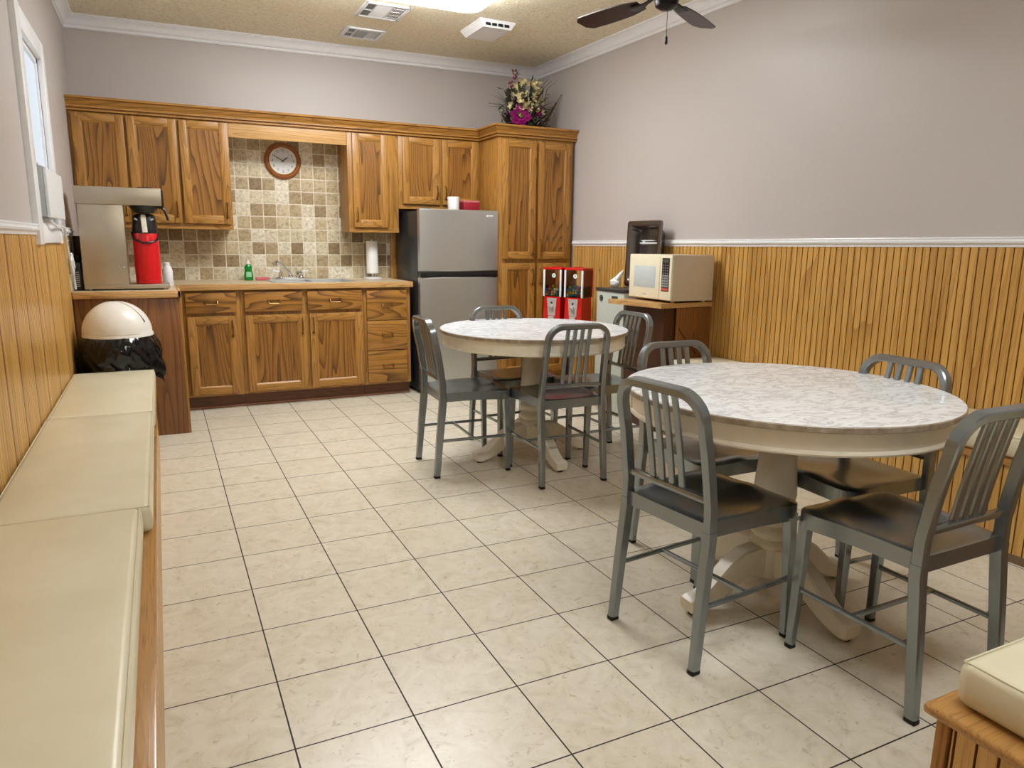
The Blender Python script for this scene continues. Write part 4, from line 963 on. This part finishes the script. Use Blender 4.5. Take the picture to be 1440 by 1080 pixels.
# ------------------------------------------------------------------ flower arrangement on the pantry
fx, fy, fz_ = 2.665, 4.13, 2.101
r = thing('flower_arrangement', 'artificial flower arrangement with a big magenta bloom on top of the pantry', 'flower arrangement', (fx, fy, fz_))
rnd = random.Random(21)
def petal(mb, c, d, up, ln, wd, curl=.3, mi=0, n=5):
    d = d.normalized(); sd = d.cross(up)
    if sd.length < 1e-3: sd = d.orthogonal()
    sd.normalize(); nn = sd.cross(d); rows = []
    for k in range(n + 1):
        t = k / n; w = wd * (math.sin(PI * min(.97, t * .85 + .12))) ; p = c + d * ln * t + nn * (curl * ln * t * t)
        rows.append([p - sd * w, p + nn * (-.18 * w), p + sd * w])
    mb.quadgrid(rows, mi)
mb = MB(); mb.lathe([(.09, .001), (.12, .05), (.13, .09), (.11, .085), (.07, .02)], (fx, fy, fz_), 24); obj('basket', mb, 'twig', r)
def bloom(c, face, R_, layers, mat, name):
    mb = MB(); face = face.normalized(); a_ = face.orthogonal().normalized(); b_ = face.cross(a_)
    for L_ in range(layers):
        n = 6 + L_ % 2
        for k in range(n):
            an = 2 * PI * (k + .5 * (L_ % 2)) / n + rnd.uniform(-.1, .1); tilt = .25 + .45 * (layers - 1 - L_) / max(1, layers - 1) * -1 + .35
            d = (a_ * math.cos(an) + b_ * math.sin(an)) + face * (.15 + .5 * L_ / layers)
            petal(mb, c, d, face, R_ * (1 - .18 * L_), R_ * .40, .18)
    o = obj(name, mb, mat, r, smooth=70)
    mb = MB()
    for k in range(14):
        q = c + face * R_ * .30 + a_ * rnd.uniform(-.014, .014) + b_ * rnd.uniform(-.014, .014); mb.sphere(q, .006, 6, 5)
    obj('stamens', mb, 'yellow', o)
bloom(Vector((2.585, 3.995, 2.262)), Vector((-.45, -.85, .12)), .098, 3, 'magenta', 'large_bloom')
bloom(Vector((2.745, 4.02, 2.315)), Vector((-.2, -.9, .2)), .055, 2, 'magenta', 'small_bloom')
mb = MB()
for k in range(300):
    a = rnd.uniform(0, 2 * PI); q = Vector((fx + .04 + .19 * math.cos(a) * rnd.random(), fy + .13 * math.sin(a) * rnd.random(), fz_ + rnd.uniform(.02, .34)))
    d = Vector((q.x - fx, (q.y - fy) - .04, rnd.uniform(-.05, .2))); petal(mb, q, d, Vector((0, 0, 1)), rnd.uniform(.04, .09), rnd.uniform(.010, .022), rnd.uniform(-.4, .3))
obj('dark_foliage', mb, 'plum', r, smooth=70)
mb = MB()
for k in range(120):
    a = rnd.uniform(PI * .9, PI * 2.1); rr2 = rnd.uniform(.02, .20); q = Vector((fx + rr2 * math.cos(a), fy + .12 * math.sin(a) - .02, fz_ + rnd.uniform(.03, .40)))
    petal(mb, q, Vector((q.x - fx, -.10, rnd.uniform(-.1, .2))), Vector((0, 0, 1)), rnd.uniform(.05, .10), rnd.uniform(.010, .018), rnd.uniform(-.5, .3))
obj('green_leaves', mb, 'leaf', r, smooth=70)
for k in range(52):
    a = rnd.uniform(PI * .85, PI * 2.15); h = rnd.uniform(.20, .44); rr2 = .16 * (1 - max(0, h - .28) * 2.2)
    c = Vector((fx - .01 + rr2 * math.cos(a) * rnd.uniform(.3, 1), fy - .10 + .07 * math.sin(a), fz_ + h)); f = Vector((c.x - fx, -.13, rnd.uniform(-.05, .12))).normalized()
    mb = MB(); a_ = f.orthogonal().normalized(); b_ = f.cross(a_)
    for i in range(5):
        an = i * 2 * PI / 5 + rnd.random(); petal(mb, c, a_ * math.cos(an) + b_ * math.sin(an) + f * .5, f, rnd.uniform(.030, .050), .010, .3, n=4)
    obj('ivory_blossom', mb, 'ivory_leaf', r, smooth=70)
for c in ((2.535, 4.02, 2.590), (2.500, 4.01, 2.500), (2.520, 4.0, 2.550), (2.560, 4.03, 2.610)):
    mb = MB()
    for i in range(14):
        q = Vector(c) + Vector((rnd.uniform(-.018, .018), rnd.uniform(-.018, .018), rnd.uniform(-.022, .022))); petal(mb, q, Vector((rnd.uniform(-1, 1), -1, rnd.uniform(-1, 1))), Vector((0, 0, 1)), .018, .008, .2, n=3)
    obj('wine_blossom', mb, 'wine', r, smooth=70)
mb = MB()
for k in range(36):
    s = -1 if k < 20 else 1; a = rnd.uniform(.15, 1.1); ln = rnd.uniform(.18, .30) if s < 0 else rnd.uniform(.16, .26)
    b = Vector((fx + s * .08, fy - .05, fz_ + .20)); d = Vector((s * math.cos(a), rnd.uniform(-.35, .15), math.sin(a) * .8)).normalized()
    mb.tube([b, b + d * ln * .5 + Vector((0, 0, .01)), b + d * ln + Vector((0, 0, -.02))], lambda i: (.0022, .0018, .0006)[i], 4)
for k in range(6):
    b = Vector((fx + .05 + .03 * k, fy - .02, fz_ + .30)); mb.tube([b, b + Vector((.02, 0, .12)), b + Vector((.05 + .012 * k, -.02, .20))], lambda i: (.003, .003, .001)[i], 4)
obj('grass_sprays', mb, 'leaf', r)
mb = MB()
for k in range(7):
    b = Vector((fx + .12 + .012 * k, fy - .03, fz_ + .08)); pts = []
    for i in range(18): u_2 = i / 17; pts.append(b + Vector((.16 * math.sin(u_2 * 2.6) * (.5 + .09 * k), -.02 * u_2, (.10 + .035 * k) * math.sin(u_2 * (2.0 + .12 * k)))))
    mb.tube(pts, .0018, 4)
for k in range(5):
    b = Vector((fx - .17 - .016 * k, fy - .06, fz_ + .03)); pts = []
    for i in range(14): a = i * .5; pts.append(b + Vector((.02 * math.sin(a + k), -.015 * math.cos(a), .013 * i)))
    mb.tube(pts, .0022, 4)
obj('curly_twigs', mb, 'twig', r)

# ------------------------------------------------------------------ ceiling: light, vents, fan
LX0, LX1, LY0, LY1 = .52, 1.775, 2.46, 3.03
def cloud_light(x0, x1, y0, y1, label, lamp='lamp', name='ceiling_light'):
    cx_, cy_ = (x0 + x1) / 2, (y0 + y1) / 2; zc = ZC(cx_)
    r = thing(name, label, 'ceiling light', (cx_, cy_, zc))
    def ring(ins, z, rad=.10, n=6):
        P_ = []
        for px_, py_, a0 in ((x1 - ins - rad, y1 - ins - rad, 0), (x0 + ins + rad, y1 - ins - rad, PI / 2), (x0 + ins + rad, y0 + ins + rad, PI), (x1 - ins - rad, y0 + ins + rad, 1.5 * PI)):
            for k in range(n + 1): a = a0 + k / n * PI / 2; P_.append((px_ + rad * math.cos(a), py_ + rad * math.sin(a), z))
        return P_
    mb = MB(); V = mb.quadgrid([ring(.05, ZC(x0) - .001), ring(.05, zc - .012)], closed_u=True); mb.face(V[0]); mb.face(V[1]); obj('housing', mb, 'trim', r, smooth=30)
    mb = MB(); V = mb.quadgrid([ring(.004, zc - .012), ring(0, zc - .022), ring(.004, zc - .062), ring(.02, zc - .078), ring(.06, zc - .088), ring(.16, zc - .094)], closed_u=True); mb.face(V[0][::-1]); mb.face(V[-1]); obj('diffuser', mb, lamp, r, smooth=50)
cloud_light(LX0, LX1, LY0, LY1, 'lit fluorescent ceiling light with white diffuser at the top of the photo')

def vent(x0, x1, y0, y1, label, kind):
    cx_, cy_ = (x0 + x1) / 2, (y0 + y1) / 2; z = ZC(cx_) - .002
    r = thing('ceiling_vent', label, 'vent', (cx_, cy_, z), 0, 'ceiling vents')
    mb = MB(); w = .026
    for a, b in (((x0, y0), (x1, y0 + w)), ((x0, y1 - w), (x1, y1)), ((x0, y0), (x0 + w, y1)), ((x1 - w, y0), (x1, y1))): mb.box((a[0], a[1], z - .012), (b[0], b[1], z), 0, .003)
    xa, xb, ya, yb = x0 + w, x1 - w, y0 + w, y1 - w; u = xb - xa
    for q in (.24, .66): mb.box((xa + u * q - .004, ya, z - .010), (xa + u * q + .004, yb, z), 0, .001)
    mb.box((xa, cy_ - .004, z - .010), (xa + u * .24, cy_ + .004, z), 0, .001)
    obj('frame', mb, 'trim', r, smooth=25)
    mb = MB(); mb.box((xa, ya, z - .002), (xb, yb, z - .0005)); obj('duct_opening', mb, 'slot', r, smooth=0)
    mb = MB()
    for k in range(7):
        y = ya + (yb - ya) * (k + .5) / 7; s = kind
        mb.box((xa + u * .26, y - .008, z - .0075), (xa + u * .64, y + .008, z - .0060), 0, rot=Matrix.Rotation(s, 3, 'X'))
    obj('louvre', mb, 'trim', r, smooth=0)
    mb = MB()
    for k in range(5):
        x = xa + u * (.70 + .28 * (k + .3) / 5); mb.box((x - .003, ya, z - .0085), (x + .003, yb, z - .0065), 0, rot=Matrix.Rotation(.5, 3, 'Y'))
    for k in range(4): y = ya + (yb - ya) * (k + .5) / 4; mb.box((xa + u * .68, y - .002, z - .011), (xb, y + .002, z - .009))
    obj('grille', mb, 'trim', r, smooth=0)
    mb = MB()
    for k in range(6):
        x = xa + u * .22 * (k + .5) / 6; mb.box((x - .0025, ya, z - .0085), (x + .0025, yb, z - .0065), 0, rot=Matrix.Rotation(-.6, 3, 'Y'))
    obj('side_louvre', mb, 'grey_plastic', r, smooth=0)
vent(1.118, 1.426, 3.313, 3.636, 'white ceiling vent nearest the ceiling light, left of the pair', -.5)
vent(1.138, 1.428, 3.930, 4.196, 'white ceiling vent nearest the back wall', .9)
# projecting diffuser right of the light
z = ZC(2.0) - .001
r = thing('ceiling_register', 'white box-shaped ceiling register right of the light', 'vent', (2.06, 3.50, z))
x0, x1, y0, y1 = 1.924, 2.198, 3.32, 3.69
mb = MB(); V = mb.quadgrid([[(x0, y0, z), (x1, y0, z), (x1, y1, z), (x0, y1, z)], [(x0, y0, z - .008), (x1, y0, z - .008), (x1, y1, z - .008), (x0, y1, z - .008)], [(x0 + .03, y0 + .012, z - .052), (x1 - .03, y0 + .012, z - .052), (x1 - .03, y1 - .03, z - .052), (x0 + .03, y1 - .03, z - .052)]], closed_u=True); mb.face(V[0]); mb.face(V[-1][::-1]); bx_ = obj('housing', mb, 'trim', r, smooth=20)
mb = MB()
for k in range(4): xx = x0 + .045 + k * .048; mb.box((xx, y0 + .002, z - .040), (xx + .036, y0 + .0075, z - .016), 0, rot=Matrix.Rotation(-.27, 3, 'X'))
obj('slot', mb, 'slot', bx_, smooth=0)
# ceiling fan
cfx, cfy, cfz = 2.215, 1.600, 2.452
r = thing('ceiling_fan', 'dark bronze ceiling fan with brown blades at the top right of the photo', 'ceiling fan', (cfx, cfy, ZC(cfx)))
mb = MB(); mb.lathe([(.075, ZC(cfx) - .002), (.070, ZC(cfx) - .04), (.02, ZC(cfx) - .055)], (cfx, cfy, 0), 28); obj('canopy', mb, 'bronze', r)
mb = MB(); mb.cyl((cfx, cfy, ZC(cfx) - .05), (cfx, cfy, cfz + .10), .013); obj('downrod', mb, 'bronze', r)
mb = MB(); mb.lathe([(.03, .13), (.085, .115), (.105, .085), (.105, .045), (.085, .025), (.06, .018)], (cfx, cfy, cfz), 36); obj('motor', mb, 'bronze', r)
mb = MB(); mb.lathe([(.055, .018), (.062, .0), (.055, -.03), (.03, -.045), (0, -.048)], (cfx, cfy, cfz), 28); obj('switch_housing', mb, 'bronze', r)
for k in range(5):
    an = D_(31 + 72 * k); ca = Matrix.Translation((cfx, cfy, cfz + .012)) @ Matrix.Rotation(an, 4, 'Z')
    mb = MB(); rows = []
    for i in range(13):
        t = i / 12; x = .17 + .45 * t; w = .052 + .018 * math.sin(PI * min(1, t * .75)); w *= 1 if t < .93 else (1 - ((t - .93) / .07) ** 2 * .45)
        w *= .75 + .25 * min(1, t * 5)
        rows.append([(x, -w, -.2 * -w * 1.0 * -1), (x, w, -.2 * w * -1), (x, w, -.2 * w * -1 + .006), (x, -w, -.2 * -w * -1 + .006)])
    V = mb.quadgrid(rows, closed_u=True); mb.face(V[0]); mb.face(V[-1]); mb.bm.transform(ca); b = obj('blade', mb, 'fan', r, smooth=25)
    mb = MB(); mb.sweep([(.085, 0, .02), (.13, 0, .006), (.17, 0, -.004), (.235, 0, -.006)], lambda i: rect((.03, .024, .05, .06)[i], .008, .002), (0, 0, 1)); mb.bm.transform(ca); obj('blade_iron', mb, 'bronze', b)
mb = MB(); mb.cyl((cfx + .0, cfy - .012, cfz - .045), (cfx, cfy - .012, cfz - .178), .0014, n=6); ch = obj('pull_chain', mb, 'bronze', r)
mb = MB(); mb.lathe([(.002, -.170), (.007, -.178), (.008, -.205), (.005, -.212), (0, -.214)], (cfx, cfy - .012, cfz), 14); obj('pull_fob', mb, 'black', ch)

# unseen second fitting behind the viewer, added to brighten the near half
cloud_light(.55, 1.80, -1.35, -.78, 'added unseen fill light over the near end of the room, behind the viewer', 'fill_lamp')

# ------------------------------------------------------------------ world, camera, view
w = bpy.data.worlds.new('daylight'); S.world = w; w.use_nodes = True
w.node_tree.nodes['Background'].inputs[0].default_value = (.75, .86, 1, 1); w.node_tree.nodes['Background'].inputs[1].default_value = .8
cam = bpy.data.cameras.new('camera'); co = bpy.data.objects.new('camera', cam); COL.objects.link(co)
F_, yaw, pitch, roll = 1010.5757, .4537, .1945, .0115
cy_, sy_ = math.cos(yaw), math.sin(yaw)
fv = Vector((sy_ * math.cos(pitch), cy_ * math.cos(pitch), -math.sin(pitch))); rv = Vector((cy_, -sy_, 0)); uv = rv.cross(fv)
r2 = rv * math.cos(roll) + uv * math.sin(roll); u2 = -rv * math.sin(roll) + uv * math.cos(roll)
m = Matrix((r2, u2, -fv)).transposed().to_4x4(); m.translation = Vector((-.7037, -5.3634, 4.0422)) * .305
co.matrix_world = m
cam.sensor_fit = 'HORIZONTAL'; cam.sensor_width = 36; cam.lens = F_ / 1440 * 36; cam.clip_start = .02
S.camera = co
S.view_settings.view_transform = 'Standard'; S.view_settings.look = 'None'; S.view_settings.gamma = 1; S.view_settings.use_curve_mapping = False
S.view_settings.exposure = 0.0
